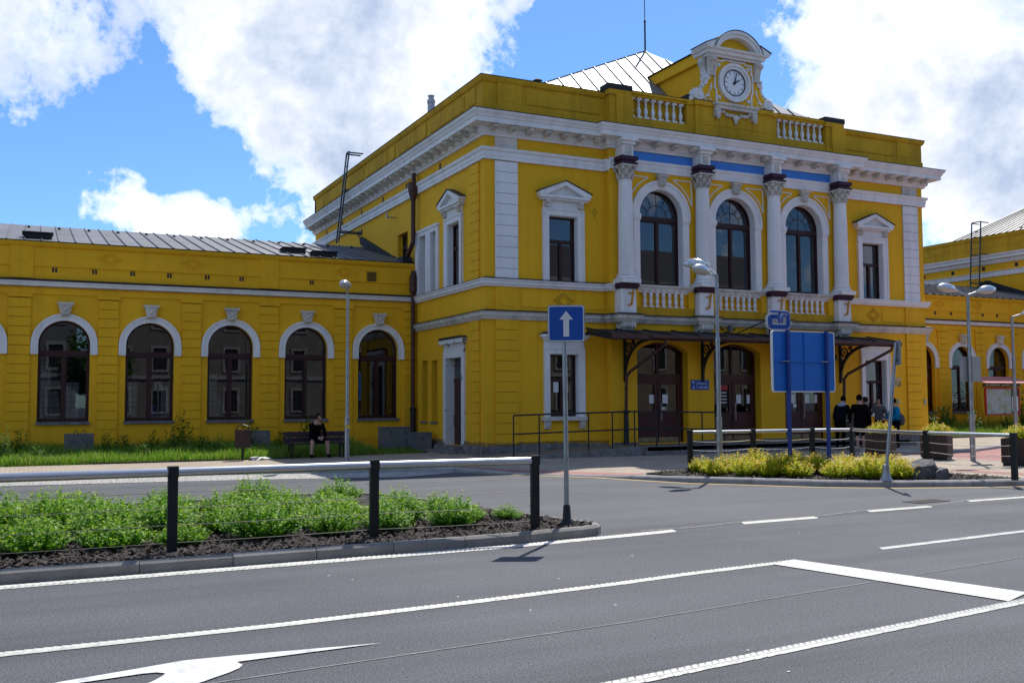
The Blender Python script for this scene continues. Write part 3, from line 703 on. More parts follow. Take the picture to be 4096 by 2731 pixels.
MB().box(11.55, 12.2, 28.4, 30.4, .08, .20).build('door_step', PLS, hall); MB().box(11.78, 12.2, 28.62, 30.2, .20, .33).build('door_step', PLS, hall)
# entrance doors
for i, c in enumerate(AC):
    m_ = MB(); hw = .98; o_ = arch(c, hw, .36, 3.30, .30, 12); i_ = arch(c, hw - .09, .45, 3.30, .23, 12); m_.ring(o_, i_, FC, .30, .42)
    fb(m_, FC, c - hw + .09, c + hw - .09, 2.36, 2.58, .28, .41); fb(m_, FC, c - .04, c + .04, 2.58, 3.56, .31, .40)
    for s in (-1, 1):
        p, q = sorted((c + s * .012, c + s * (hw - .09)))
        m_.ring(rect(p, q, .42, 2.36), rect(p + .12, q - .12, 1.32, 2.24), FC, .31, .38)
        fb(m_, FC, p + .12, q - .12, .55, 1.24, .33, .36); fb(m_, FC, p + .2, q - .2, .64, 1.15, .318, .34)
    d_ = m_.build('entrance_door', FRD, hall)
    for s in (-1, 1):
        p, q = sorted((c + s * .012, c + s * (hw - .09))); pane(d_, FC, rect(p + .12, q - .12, 1.32, 2.24), .35)
        fb(MB(), FC, p + .02, q - .02, .38, .53, .295, .31).build('kick_plate', BSD, d_)
    pane(d_, FC, arch(c, hw - .09, 2.58, 3.30, .23, 12), .36); room(d_, FC, arch(c, hw, .36, 3.3, .3, 8), .44, 1.4)
    x = c + .07; hd = MB().tube([FC(x, 1.05, .22), FC(x, 1.62, .22)], .018); hd.bar(FC(x, 1.15, .22), FC(x, 1.15, .32), .02).bar(FC(x, 1.52, .22), FC(x, 1.52, .32), .02); hd.build('door_handle', STL, d_)
    for dx, z, w_, h in ((-.22, 1.62, .20, .28), (.30, 1.62, .21, .29), (.24, 1.42, .14, .09)) if i == 0 else ((.30, 1.60, .20, .30), (.74, 1.60, .2, .3), (-.25, 1.45, .16, .13), (-.35, 1.6, .22, .3)):
        fb(MB(), FC, c + dx - w_ / 2, c + dx + w_ / 2, z, z + h, .335, .34).build('notice_sheet', PAP, d_)
    if i == 1:
        fb(MB(), FC, c - .52, c - .16, 1.45, 2.2, .332, .336).build('poster', BLK, d_); fb(MB(), FC, c - .52, c - .16, 2.06, 2.2, .328, .331).build('poster_heading', SRD, d_)
        for k in range(4): fb(MB(), FC, c - .45, c - .22, 1.95 - k * .11, 1.985 - k * .11, .328, .331).build('poster_line', PAP, d_)
    if i == 0: fb(MB(), FC, c - .80, c - .72, 2.12, 2.20, .335, .34).build('blue_sticker', SBL, d_)

# ------------------------------------------------------------------ text helper
def text(body, size, fn, s, z, d, m, parent, name='lettering', align='LEFT', ext=.002, bold=0.):
    cu = bpy.data.curves.new(name, 'FONT'); cu.body = body; cu.size = size; cu.align_x = align; cu.extrude = 0; cu.offset = bold
    to = bpy.data.objects.new('tmp_text', cu); COL.objects.link(to)
    me = bpy.data.meshes.new_from_object(to.evaluated_get(bpy.context.evaluated_depsgraph_get()))
    bpy.data.objects.remove(to)
    for v in me.vertices: v.co = Vector(fn(s + v.co.x, z + v.co.y, d))
    me.materials.clear(); me.materials.append(m)
    o = bpy.data.objects.new(name, me); COL.objects.link(o); return adopt(o, parent)

# ------------------------------------------------------------------ hall parapet, clock gable and roof
mb = MB(); P0, P1 = 10.40, 11.50
pl = [(12.14, 46.86), (12.14, 27.06), (16.47, 27.06)]
prof = [(-.25, P0), (.03, P0), (.03, 10.74), (0, 10.76), (0, 11.40), (.05, 11.43), (.09, 11.52), (.09, 11.58), (-.25, 11.60), (-.25, P0)]
mb.sweep(prof, pl); mb.sweep(prof, [(mir(16.47), 27.06), (30.56, 27.06), (30.56, 46.86)]); mb.sweep(prof, [(30.56, 46.86), (12.14, 46.86)])
mb.build('parapet', YG, hall)
mb = MB(); FCOP = [(-.25, 11.605), (.11, 11.585), (.11, 11.60), (-.25, 11.63)]
mb.sweep(FCOP, pl); mb.sweep(FCOP, [(mir(16.47), 27.06), (30.56, 27.06), (30.56, 46.86)]); mb.build('flashing', FLS, hall)
PF = front(27.06); PS = side(12.14)
for a, b in ((12.75, 13.30), (13.62, 16.25), (mir(16.25), 29.1), (29.42, 29.97)): fb(MB(), PF, a, b, 10.86, 11.34, -.026, .0).build('parapet_panel', YG, hall)
fb(MB(), PF, 12.62, 13.44, 10.41, 11.41, -.034, .0).build('parapet_pier', YG, hall); fb(MB(), PF, 12.78, 13.28, 10.87, 11.33, -.046, .0).build('parapet_panel', YG, hall)
fb(MB(), PF, 29.28, 30.1, 10.41, 11.41, -.034, .0).build('parapet_pier', YG, hall); fb(MB(), PF, 29.44, 29.94, 10.87, 11.33, -.046, .0).build('parapet_panel', YG, hall)
s = 27.55
for wd in (.5, 2.9, 2.9, .5, 2.6, 2.6, 2.6, .5):
    fb(MB(), PS, s, s + wd, 10.86, 11.34, -.026, .0).build('parapet_panel', YG, hall); s += wd + .42
FP = front(26.8)
for a, b in ((16.45, 17.2), (mir(17.2), mir(16.45))):
    p = fb(MB(), FP, a, b, 10.40, 11.60, -.03, .35); fb(p, FP, a - .05, b + .05, 11.50, 11.66, -.08, .40); fb(p, FP, a - .02, b + .02, 10.4, 10.74, -.055, .36); q = p.build('parapet_pier', YG, hall)
    fb(MB(), FP, a - .09, b + .09, 11.662, 11.84, -.09, .42).build('pier_cap', ROOFD, q)
    fb(MB(), FP, a + .22, b + .1, 10.40, 11.50, -.10, .3).build('pier_face', YG, hall)
for a, b in ((17.2, 19.46), (mir(19.46), mir(17.2))):
    p = fb(MB(), FP, a, b, 10.40, 10.86, .0, .25); p.build('balustrade_base', YG, hall)
    p = fb(MB(), FP, a, b, 11.54, 11.62, .0, .25); fb(p, FP, a, b, 11.62, 11.70, -.05, .28); p.build('balustrade_rail', YG, hall)
    fb(MB(), FP, a, b, 11.702, 11.715, -.06, .29).build('flashing', FLS, hall)
    fb(MB(), FP, a, b, 10.86, 11.54, .22, .25).build('balustrade_back', YG, hall)
    for k in range(8): inst('baluster', ME_B2, None, hall, T(a + .17 + k * (b - a - .34) / 7, 26.92, 10.86))
for a, b in ((19.46, 19.75), (mir(19.75), mir(19.46))):
    p = fb(MB(), FP, a, b, 10.40, 11.54, -.01, .28); fb(p, FP, a, b, 11.54, 11.70, -.06, .3); p.build('parapet_pier', YG, hall)
p = fb(MB(), FP, 19.75, mir(19.75), 10.40, 11.55, -.10, .3); fb(p, FP, 19.70, mir(19.70), 11.55, 11.70, -.16, .32); fb(p, FP, 19.72, mir(19.72), 10.40, 10.78, -.125, .3); p.build('gable_base', YG, hall)
fb(MB(), FP, 20.0, mir(20.0), 10.92, 11.45, -.115, -.08).build('parapet_panel', YG, hall)
fb(MB(), FP, 19.68, mir(19.68), 11.702, 11.72, -.17, .34).build('flashing', FLS, hall)
FG = front(26.72); GF = .0
gb = MB(); fb(gb, FG, 20.36, mir(20.36), 11.72, 13.35, 0, 4.6); gb.build('clock_gable', Y_, hall)
MB().prism([(20.22, 13.18), (20.22, 13.55), (20.36, 13.62), (mir(20.36), 13.62), (mir(20.22), 13.55), (mir(20.22), 13.18)], FG, .2, 4.9).build('gable_body', Y_, hall)
MB().prism([(20.16, 13.56), (20.36, 13.64), (mir(20.36), 13.64), (mir(20.16), 13.56), (mir(20.16), 13.59), (XC, 13.70), (20.16, 13.59)], FG, .1, 5.0).build('flashing', FLS, hall)
# segmental pediment
c = XC; hw = 1.20
m_ = MB(); GC = [(0, 13.28), (.05, 13.28), (.06, 13.33), (.16, 13.36), (.18, 13.44), (.26, 13.48), (.28, 13.54), (0, 13.56)]
m_.sweep(GC, [(c - 1.05, 27.3), (c - 1.05, 26.66), (c + 1.05, 26.66), (c + 1.05, 27.3)])
o_ = [(c + s * 1, z) for s, z in ()]
r = 1.05; za = 13.53
def seg(hw_, rise, n=16): return arch(c, hw_, za, za, rise, n)[1:]
m_.ring(seg(.98, .62), seg(.80, .44), FG, -.30, .5, False); m_.ring(seg(1.0, .66), seg(.92, .56), FG, -.36, .5, False)
m_.prism(seg(.84, .47), FG, -.05, .5, 1)
for s in (-1, 1): m_.prism([(c + s * .9, 13.54), (c + s * 1.36, 13.54), (c + s * 1.36, 13.60), (c + s * 1.12, 13.72), (c + s * .88, 13.80)], FG, -.34, .5)
m_.build('segmental_pediment', [WH, Y_], hall)
fm = MB(); fm.ring(seg(1.02, .685), seg(1.0, .665), FG, -.38, .55, False)
for s in (-1, 1): fm.prism([(c + s * 1.39, 13.60), (c + s * 1.39, 13.625), (c + s * .9, 13.83), (c + s * .9, 13.80)], FG, -.37, .55)
fm.build('flashing', FLS, hall)
# clock
ZC = 12.48; th = [2 * math.pi * k / 40 for k in range(40)]
circ = lambda r_: [(c + r_ * math.sin(t_), ZC + r_ * math.cos(t_)) for t_ in th]
m_ = MB(); m_.ring(circ(.67), circ(.45), FG, -.07, .02); m_.ring(circ(.67), circ(.57), FG, -.11, -.06); clk = m_.build('clock', WH, hall)
MB().prism(circ(.455), FG, -.045, 0).build('clock_face', CLK, clk); MB().ring(circ(.465), circ(.435), FG, -.075, -.04).build('clock_rim', BLK, clk)
tm = MB()
for k in range(12):
    t_ = 2 * math.pi * k / 12; tm.bar(FG(c + .31 * math.sin(t_), ZC + .31 * math.cos(t_), -.05), FG(c + .41 * math.sin(t_), ZC + .41 * math.cos(t_), -.05), .016, .008, (0, 1, 0))
for k in range(60):
    t_ = 2 * math.pi * k / 60; tm.bar(FG(c + .40 * math.sin(t_), ZC + .40 * math.cos(t_), -.048), FG(c + .42 * math.sin(t_), ZC + .42 * math.cos(t_), -.048), .006, .006, (0, 1, 0))
tm.build('hour_marks', BLK, clk)
def hand(ang, L_, w_, d):
    t_ = R(ang); sx, cz = math.sin(t_), math.cos(t_)
    q = [(-w_, -.07), (w_, -.07), (w_ * .6, L_), (-w_ * .6, L_)]
    MB().prism([(c + a * cz + b * sx, ZC - a * sx + b * cz) for a, b in q], FG, d, d + .012).build('clock_hand', BLK, clk)
hand(61, .25, .028, -.075); hand(13, .37, .022, -.09)
MB().lathe([(.04, -.1), (.04, -.05)], (c, 26.72, ZC), 12, 'y').build('clock_hub', BLK, clk)
# frame moulding round the clock with stepped corners, bosses
fm = MB(); a, b, z0, z1 = c - .80, c + .80, 11.74, 13.20; k = .14
pts = [(a + .06, z0), (a + .06, z0 + .45), (a, z0 + .45), (a, z1 - .35), (a + .05, z1 - .35), (a + .05, z1 - .03), (a + .33, z1 - .03), (a + .33, z1 + .03), (b - .33, z1 + .03), (b - .33, z1 - .03), (b - .05, z1 - .03), (b - .05, z1 - .35), (b, z1 - .35), (b, z0 + .45), (b - .06, z0 + .45), (b - .06, z0)]
for u, v in zip(pts, pts[1:] + pts[:1]): fm.bar(FG(*u, -.015), FG(*v, -.015), .055, .05)
fm.build('gable_frame', WH, hall)
for sx in (-1, 1):
    for sz in (-1, 1): MB().lathe([(.075, 0), (.07, -.03), (.05, -.045)], (c + sx * .62, 26.72, ZC + sz * .56), 12, 'y').build('boss', WH, hall)
    # console strip and upper scroll
    m_ = MB(); x = c + sx * .98
    m_.prism([(0, 12.66), (.07, 12.66), (.09, 12.9), (.18, 13.12), (.20, 13.22), (.15, 13.28), (0, 13.28)], lambda q, z, d: (x + d, 26.72 - q, z), -.12, .12)
    m_.tube([(x - .13, 26.55, 13.16), (x + .13, 26.55, 13.16)], .085, 10); m_.box(x - .16, x + .16, 26.6, 26.8, 12.62, 12.68)
    m_.prism([(0, 12.66), (.06, 12.66), (.10, 12.95), (.20, 13.12), (.16, 13.28), (0, 13.28)], lambda q, z, d: (c + sx * (1.02 + q), 26.85 + d, z), -.02, .25)
    for k in range(3): m_.ball((x, 26.63, 12.75 + k * .1), .05, .02, .04, 7, 5)
    m_.build('gable_console', WC, hall)
    # volute: curved flank with scroll
    prof = [(1.0, 11.72), (1.62, 11.72), (1.66, 11.86), (1.60, 12.0), (1.48, 12.03), (1.36, 12.06), (1.24, 12.16), (1.16, 12.3), (1.15, 12.45), (1.20, 12.58), (1.14, 12.66), (1.0, 12.66)]
    m_ = MB(); m_.prism([(c + sx * a, z) for a, z in prof], FG, .0, .22, 1)
    ed = [(c + sx * a, z) for a, z in prof[1:]]
    for u, v in zip(ed, ed[1:]): m_.bar(FG(*u, .08), FG(*v, .08), .07, .26)
    m_.lathe([(.20, .22), (.20, -.05), (.16, -.08), (.13, -.05), (.09, -.05), (.07, -.10), (.03, -.11)], (c + sx * 1.47, 26.72, 11.90), 18, 'y'); m_.lathe([(.11, .22), (.11, -.05), (.06, -.07), (.03, -.10)], (c + sx * 1.10, 26.72, 12.56), 14, 'y')
    for k in range(7):
        t_ = k / 6; m_.ball((c + sx * (.95 + .30 * t_ * t_), 26.70, 12.32 - .5 * t_), .035 + .02 * math.sin(t_ * 9), .03, .05, 6, 4)
        m_.ball((c + sx * (1.0 + .26 * t_), 26.70, 11.80 + .16 * math.sin(t_ * 5)), .045, .03, .035, 6, 4)
    m_.build('gable_volute', [WH, Y_], hall)
m_ = MB(); m_.box(c - .93, c + .93, 26.50, 26.74, 11.62, 11.70).box(c - .88, c + .88, 26.55, 26.74, 11.50, 11.62)
for sx in (-1, 1): m_.box(c + sx * .78 - .10, c + sx * .78 + .10, 26.56, 26.72, 11.22, 11.50); m_.ball((c + sx * .78, 26.56, 11.3), .09, .05, .1, 8, 5); m_.ball((c + sx * .78, 26.57, 11.18), .07, .05, .06, 8, 5)
for k in range(11):
    t_ = (k - 5) / 5; m_.ball((c + t_ * .62, 26.64, 11.42 - .16 * (1 - abs(t_)) + .03 * math.sin(k * 2)), .075, .05, .07, 7, 5)
m_.ball((c, 26.62, 11.24), .12, .07, .13); m_.ball((c, 26.63, 11.10), .06, .05, .08, 7, 5); m_.build('gable_festoon', WC, hall)
# hipped tin roof built of seamed sheets
AP = Vector((XC, 32.073, 15.344)); bx, cz = .54, .50
t_ = 8.9; BLc = AP + t_ * Vector((-1, -bx, -cz)); BRc = AP + t_ * Vector((1, -bx, -cz))
def sheets(parent, bl, br, tl, tr, n, m, th=.03, name='roof_sheet'):
    nrm = (br - bl).cross(tl - bl).normalized()
    if nrm.z < 0: nrm = -nrm
    for k in range(n):
        a, b = k / n, (k + 1) / n
        q = [bl.lerp(br, a), bl.lerp(br, b), tl.lerp(tr, b), tl.lerp(tr, a)]
        s_ = MB(); s_.add(q + [p - nrm * th for p in q], [(0, 1, 2, 3), (7, 6, 5, 4), (0, 4, 5, 1), (1, 5, 6, 2), (2, 6, 7, 3), (3, 7, 4, 0)])
        if (q[1] - q[2]).length > .3: s_.bar(q[1] + nrm * .012, q[2] + nrm * .012, .03, .05, nrm)
        s_.build(name, m, parent)
# front slope: vertical strips cut by the hip lines
def hip_sheets(parent, A, Lc, Rc, n, m):
    nrm = (Rc - Lc).cross(A - Lc).normalized(); nrm = nrm if nrm.z > 0 else -nrm
    for k in range(n):
        a, b = k / n, (k + 1) / n
        def top(u):
            return Lc.lerp(A, u * 2) if u <= .5 else Rc.lerp(A, (1 - u) * 2)
        q = [Lc.lerp(Rc, a), Lc.lerp(Rc, b), top(b), top(a)]
        if a < .5 < b: q = [q[0], q[1], q[2], A, q[3]]
        N = len(q); s_ = MB(); s_.add(q + [p - nrm * .03 for p in q], [tuple(range(N)), tuple(range(2 * N - 1, N - 1, -1))] + [(i, (i + 1) % N, N + (i + 1) % N, N + i) for i in range(N)])
        if b < .999: s_.bar(q[1] + nrm * .012, q[2] + nrm * .012, .03, .05, nrm)
        s_.build('roof_sheet', m, parent)
hip_sheets(hall, AP, BLc, BRc, 26, ROOF)
BK = Vector((XC, 42, 15.344)); BLb = Vector((BLc.x, 46.7, BLc.z)); BRb = Vector((BRc.x, 46.7, BRc.z))
sheets(hall, BLb, BLc, BK, AP, 24, ROOF); sheets(hall, BRc, BRb, AP, BK, 24, ROOF)
MB().tube([AP + Vector((0, 0, -.05)), AP + Vector((0, 0, 1.2))], .035, 8).tube([AP + Vector((0, 0, 1.2)), AP + Vector((0, 0, 4.6))], .018, 6).ball(AP + Vector((0, 0, 1.2)), .05).build('lightning_rod', PIPED, hall)
p = AP.lerp(BLc, .70); MB().lathe([(.09, -.3), (.09, .10), (.17, .13), (.04, .20)], tuple(p + Vector((0, .5, .1))), 12).build('roof_vent', ROOFD, hall)
MB().lathe([(.14, -2.5), (.14, .0), (.16, .02), (.16, .14), (.11, .16), (.11, .26), (.13, .28), (.13, .32)], (13.70, 35.4, 13.2), 14).build('chimney_pipe', STL, hall)
MB().prism([(20.1, 11.5), (20.36, 11.5), (20.36, 12.35)], front(27.6), 0, 1.3).build('gable_flashing', ROOFD, hall)
# rain pipes of the hall
p = MB(); p.tube([(12.02, 32.76, 9.75), (12.02, 32.76, 9.3)], .08, 8); p.lathe([(.10, -.62), (.17, -.35), (.19, -.30), (.19, 0), (.14, .02)], (12.0, 32.76, 9.42), 10); p.tube([(12.0, 32.76, 9.0), (12.0, 32.76, 7.3), (12.0, 33.5, 6.75)], .085, 10); p.build('rain_pipe', PIPE, hall)
p = MB(); p.tube([(12.03, 32.86, 6.2), (12.03, 32.86, 1.5)], .07, 10); p.lathe([(.09, -.35), (.14, -.25), (.14, .25), (.09, .35), (.09, .45)], (12.03, 32.82, 5.85), 10)
for z in (4.6, 3.2, 2.0): p.lathe([(.085, -.02), (.085, .02)], (12.03, 32.86, z), 10)
p.build('rain_pipe', PIPE, hall); MB().lathe([(.10, .1), (.095, 1.4), (.12, 1.42), (.12, 1.5), (.09, 1.52)], (12.03, 32.84, 0), 10).build('pipe_shoe', PIPED, hall)
MB().tube([(12.12, 34.9, 8.55), (11.75, 34.9, 8.55)], .025, 6).box(11.73, 11.77, 34.86, 34.94, 8.5, 8.72).build('wall_bracket', STL, hall)
vm = fb(MB(), SL, 0, .16, 9.46, 9.66, -.012, .01).mesh('vent_slot', FLS)
for y in (30.6, 33.9, 36.6, 39.4, 42.2, 44.8): inst('vent_slot', vm, None, hall, Matrix.Translation((0, y, 0)))
# roof ladder on the side of the hall
def ladder(label, x, y0, y1, z0, z1, xw, zb, zt, ln=0.):
    L = thing('roof_ladder', label, 'ladder', (x, (y0 + y1) / 2, z0), 'wall ladders above the wing roofs')
    X_ = lambda z: x + ln * (z - z0) / (z1 - z0)
    for y in (y0, y1): MB().bar((x, y, z0), (X_(z1), y, z1), .055, .055).build('ladder_rail', LAD, L)
    n = int((z1 - z0) / .32); rm = MB().bar((x, y0, 0), (x, y1, 0), .028).mesh('rung', LAD)
    for k in range(1, n): inst('rung', rm, None, L, Matrix.Translation((X_(z0 + k * .32) - x, 0, z0 + k * .32)))
    for y in (y0, y1):
        MB().bar((X_(zb), y, zb), (xw, y, zb - .02), .05, .05).box(xw - .04, xw, y - .06, y + .06, zb - .12, zb + .12).build('ladder_bracket', LAD, L)
        MB().bar((X_(zt), y, zt), (xw - .02, y, zt), .05, .05).build('ladder_bracket', LAD, L)
    MB().bar((X_(z1), y0, z1), (X_(z1), y1, z1), .055).build('ladder_top', LAD, L)
    for y in (y0, y1): MB().bar((X_(z1), y, z1 - .03), (X_(z1) + .6, y, z1 - .03), .05, .05).build('ladder_handrail', LAD, L)
    return L
ladder('dark steel ladder on the side of the station hall, above the left wing roof', 11.22, 39.45, 39.8, 8.25, 12.05, 12.19, 8.72, 10.45, .42)

# ------------------------------------------------------------------ canopy over the doors (part of the hall)
K0, K1 = XC - 5.84, XC + 5.84
cn = MB().add([(K0, 25.3, 3.70), (K1, 25.3, 3.70), (K1, 26.8, 3.96), (K0, 26.8, 3.96), (K0, 25.3, 3.66), (K1, 25.3, 3.66), (K1, 26.8, 3.92), (K0, 26.8, 3.92)], [(0, 1, 2, 3), (7, 6, 5, 4), (0, 4, 5, 1), (1, 5, 6, 2), (2, 6, 7, 3), (3, 7, 4, 0)])
for k in range(12):
    x = K0 + (K1 - K0) * k / 11; cn.bar((x, 25.3, 3.715), (x, 26.8, 3.975), .03, .05)
can = cn.build('canopy', FLS, hall)
MB().bar((K0, 25.36, 3.60), (K1, 25.36, 3.60), .07, .13).bar((K0 + .03, 25.36, 3.60), (K0 + .03, 26.8, 3.84), .05, .13).bar((K1 - .03, 25.36, 3.60), (K1 - .03, 26.8, 3.84), .05, .13).build('canopy_beam', PIPED, can)
MB().tube([(K0 + 1.35, 25.25, 3.63), (K1 + .05, 25.25, 3.63)], .062, 8).build('gutter', PIPE, can); MB().box(K0 - .02, K0 + 1.35, 25.24, 25.28, 3.56, 3.72).build('fascia', PIPE, can)
for x in CX:
    b = MB(); f = lambda a, z, d, x=x: (x + .05 + d, 26.8 - a, z)
    arc = [(1.30 - 1.22 * math.cos(t_) ** 1.0, 2.50 + 1.02 * math.sin(t_)) for t_ in [R(a) for a in range(0, 91, 10)]]
    o_ = [(a, z) for a, z in arc]; i_ = [(a - .05 - .04 * (k / 9), z + .07) for k, (a, z) in enumerate(arc)]
    b.ring(o_, i_, f, -.035, .035, False); fb(b, lambda s, z, d, x=x: (x + .05 + d, 26.8 - s, z), 0, .07, 2.45, 3.7, -.04, .04); b.prism([(0, 2.30), (.05, 2.30), (.09, 2.5), (0, 2.5)], f, -.04, .04)
    b.bar((x + .05, 26.8, 3.72), (x + .05, 25.4, 3.56), .07, .07)
    for (a, z, r_) in ((.24, 3.38, .17), (.52, 3.52, .085), (.14, 3.06, .09), (.12, 2.85, .06)):
        cc = [(a + r_ * math.cos(q * math.pi / 8), z + r_ * math.sin(q * math.pi / 8)) for q in range(16)]; ci = [(a + r_ * .78 * math.cos(q * math.pi / 8), z + r_ * .78 * math.sin(q * math.pi / 8)) for q in range(16)]
        b.ring(cc, ci, f, -.02, .02)
        for q in range(6):
            t_ = q * math.pi / 3; b.bar(f(a, z, 0), f(a + r_ * .9 * math.cos(t_), z + r_ * .9 * math.sin(t_), 0), .018)
    b.build('canopy_bracket', PIPED, can)
for s in (-1, 1):
    xa, xb = (17.45, 16.82) if s < 0 else (26.85, 25.86)
    MB().tube([(xa, 25.27, 3.60), (xa, 25.3, 3.42), (xb + .05, 26.42, 2.62), (xb, 26.55, 2.45), (xb, 26.6, 1.4)], .052, 10).lathe([(.065, 2.05), (.065, 2.1)], (xb, 26.58, 0), 10).build('rain_pipe', PIPE, hall)
    MB().lathe([(.095, .36), (.085, .5), (.075, 1.3), (.10, 1.33), (.10, 1.4), (.06, 1.42)], (xb, 26.6, 0), 12).build('pipe_shoe', PIPED, hall)
MB().box(20.95, 21.03, 26.6, 26.8, 4.0, 4.2).build('wall_bracket', EBX, hall)
for x in (20.75, 21.2): MB().ball((x, 26.74, 4.12), .06, .05, .08).build('wall_boss', BRS, hall)
MB().box(24.05, 24.18, 26.55, 26.8, 3.1, 3.35).ball((25.6, 26.72, 3.2), .08, .08, .12).build('door_lamp', BLK, hall)
# railway logo sign on the canopy
lg = thing('logo_sign', 'blue and white interlaced railway logo letters standing on the dark canopy', 'sign', (22.02, 25.55, 3.75))
LX = lambda u: 21.50 + (u - 225) / (640 - 225) * 1.06; LZ = lambda v: 4.02 + (472 - v) / (472 - 178) * .60
FLg = front(25.5)
def ribbon(pts, w_, d0, d1, m, name):
    P_ = [Vector((LX(u), LZ(v))) for u, v in pts]; L_, R_ = [], []
    for i, p in enumerate(P_):
        d = (P_[min(i + 1, len(P_) - 1)] - P_[max(i - 1, 0)]).normalized(); n_ = Vector((-d.y, d.x)); L_.append(tuple(p + n_ * w_ / 2)); R_.append(tuple(p - n_ * w_ / 2))
    MB().ring(L_, R_, FLg, d0, d1, False).build(name, m, lg)
def rnd(pts, r=45):
    out = [pts[0]]
    for a, b, c_ in zip(pts, pts[1:], pts[2:]):
        A_, B_, C_ = Vector(a), Vector(b), Vector(c_); p = B_ + (A_ - B_).normalized() * r; q = B_ + (C_ - B_).normalized() * r
        for k in range(6):
            t_ = k / 5; out.append(tuple((1 - t_) ** 2 * p + 2 * t_ * (1 - t_) * B_ + t_ * t_ * q))
    return out + [pts[-1]]
OUT = rnd([(432, 250), (285, 250), (285, 452), (615, 452), (615, 192), (458, 192)], 62)
INN = rnd([(430, 293), (326, 293), (326, 410), (578, 410), (578, 248), (508, 248), (492, 370)], 34)
for pts in (OUT, INN, [(462, 192), (448, 365)], [(315, 188), (440, 188)]):
    ribbon(pts, .132, .02, .12, SWH, 'logo_body'); ribbon(pts, .066, -.004, .021, SBL, 'logo_stroke')
MB().bar((21.75, 25.58, 3.72), (21.75, 25.58, 4.06), .05).bar((22.3, 25.58, 3.72), (22.3, 25.58, 4.06), .05).bar((21.6, 25.6, 4.3), (21.3, 26.7, 3.95), .03).build('logo_support', PIPED, lg)
# wall signs
sg = thing('direction_sign', 'small blue sign with white arrow on the wall between the entrance doors', 'sign', (19.93, 26.78, 2.06))
MB().prism(rect(19.44, 20.16, 2.06, 2.38), FC, -.03, -.005).build('sign_panel', SBL, sg)
text('příchod k', .105, FC, 19.66, 2.235, -.032, SWH, sg); text('1. nástupišti', .105, FC, 19.62, 2.115, -.032, SWH, sg)
ar = MB().bar(FC(19.49, 2.305, -.033), FC(19.59, 2.305, -.033), .018, .004, (0, 1, 0)); ar.bar(FC(19.485, 2.305, -.033), FC(19.525, 2.345, -.033), .018, .004, (0, 1, 0)).bar(FC(19.485, 2.305, -.033), FC(19.525, 2.265, -.033), .018, .004, (0, 1, 0)); ar.build('arrow', SWH, sg)
MB().ring([(19.535 + .035 * math.cos(a), 2.115 + .035 * math.sin(a)) for a in [k * .524 for k in range(12)]], [(19.535 + .025 * math.cos(a), 2.115 + .025 * math.sin(a)) for a in [k * .524 for k in range(12)]], FC, -.034, -.03).bar(FC(19.53, 2.12, -.033), FC(19.54, 2.19, -.033), .015).build('wheelchair_symbol', SWH, sg)
FN = front(27.06)
s1 = thing('house_number', 'small red house number plate reading 464 beside the right entrance window', 'sign', (28.97, 27.03, 3.40)); fb(MB(), FN, 28.86, 29.12, 3.40, 3.58, -.02, -.002).build('sign_panel', SRD, s1); text('464', .125, FN, 28.875, 3.445, -.023, SWH, s1)
s2 = thing('house_number', 'small white number plate reading 4 below the red house number', 'sign', (28.97, 27.03, 3.18)); fb(MB(), FN, 28.88, 29.10, 3.17, 3.35, -.02, -.002).build('sign_panel', SWH, s2); text('4', .13, FN, 28.955, 3.215, -.023, BLK, s2)
pq = thing('wall_plaque', 'square cream and green information plaque on the yellow wall right of the entrance', 'sign', (28.97, 27.03, 2.22)); fb(MB(), FN, 28.74, 29.12, 2.2, 2.52, -.02, -.002).build('sign_panel', mat('plaque_cream', (.62, .48, .25), .6), pq)
MB().prism([(29.12, 2.2), (28.9, 2.2), (29.12, 2.42)], FN, -.024, -.019).build('plaque_corner', mat('plaque_green', (.22, .22, .05), .6), pq)
for k in range(4): fb(MB(), FN, 28.77, 29.0 - k * .03, 2.40 - k * .045, 2.412 - k * .045, -.024, -.019).build('plaque_line', FLS, pq)
for x, nm in ((28.95, 'small grey intercom box on the wall left of the corner pilaster'), (30.28, 'small pale box on the right corner pilaster of the hall')):
    tag(fb(MB(), FN, x - .05, x + .06, 1.52, 1.72, -.09 if x > 30 else -.04, -.06 if x > 30 else -.001).build('wall_box', mat('pale_plastic', (.5, .45, .4), .5)), nm, 'box')

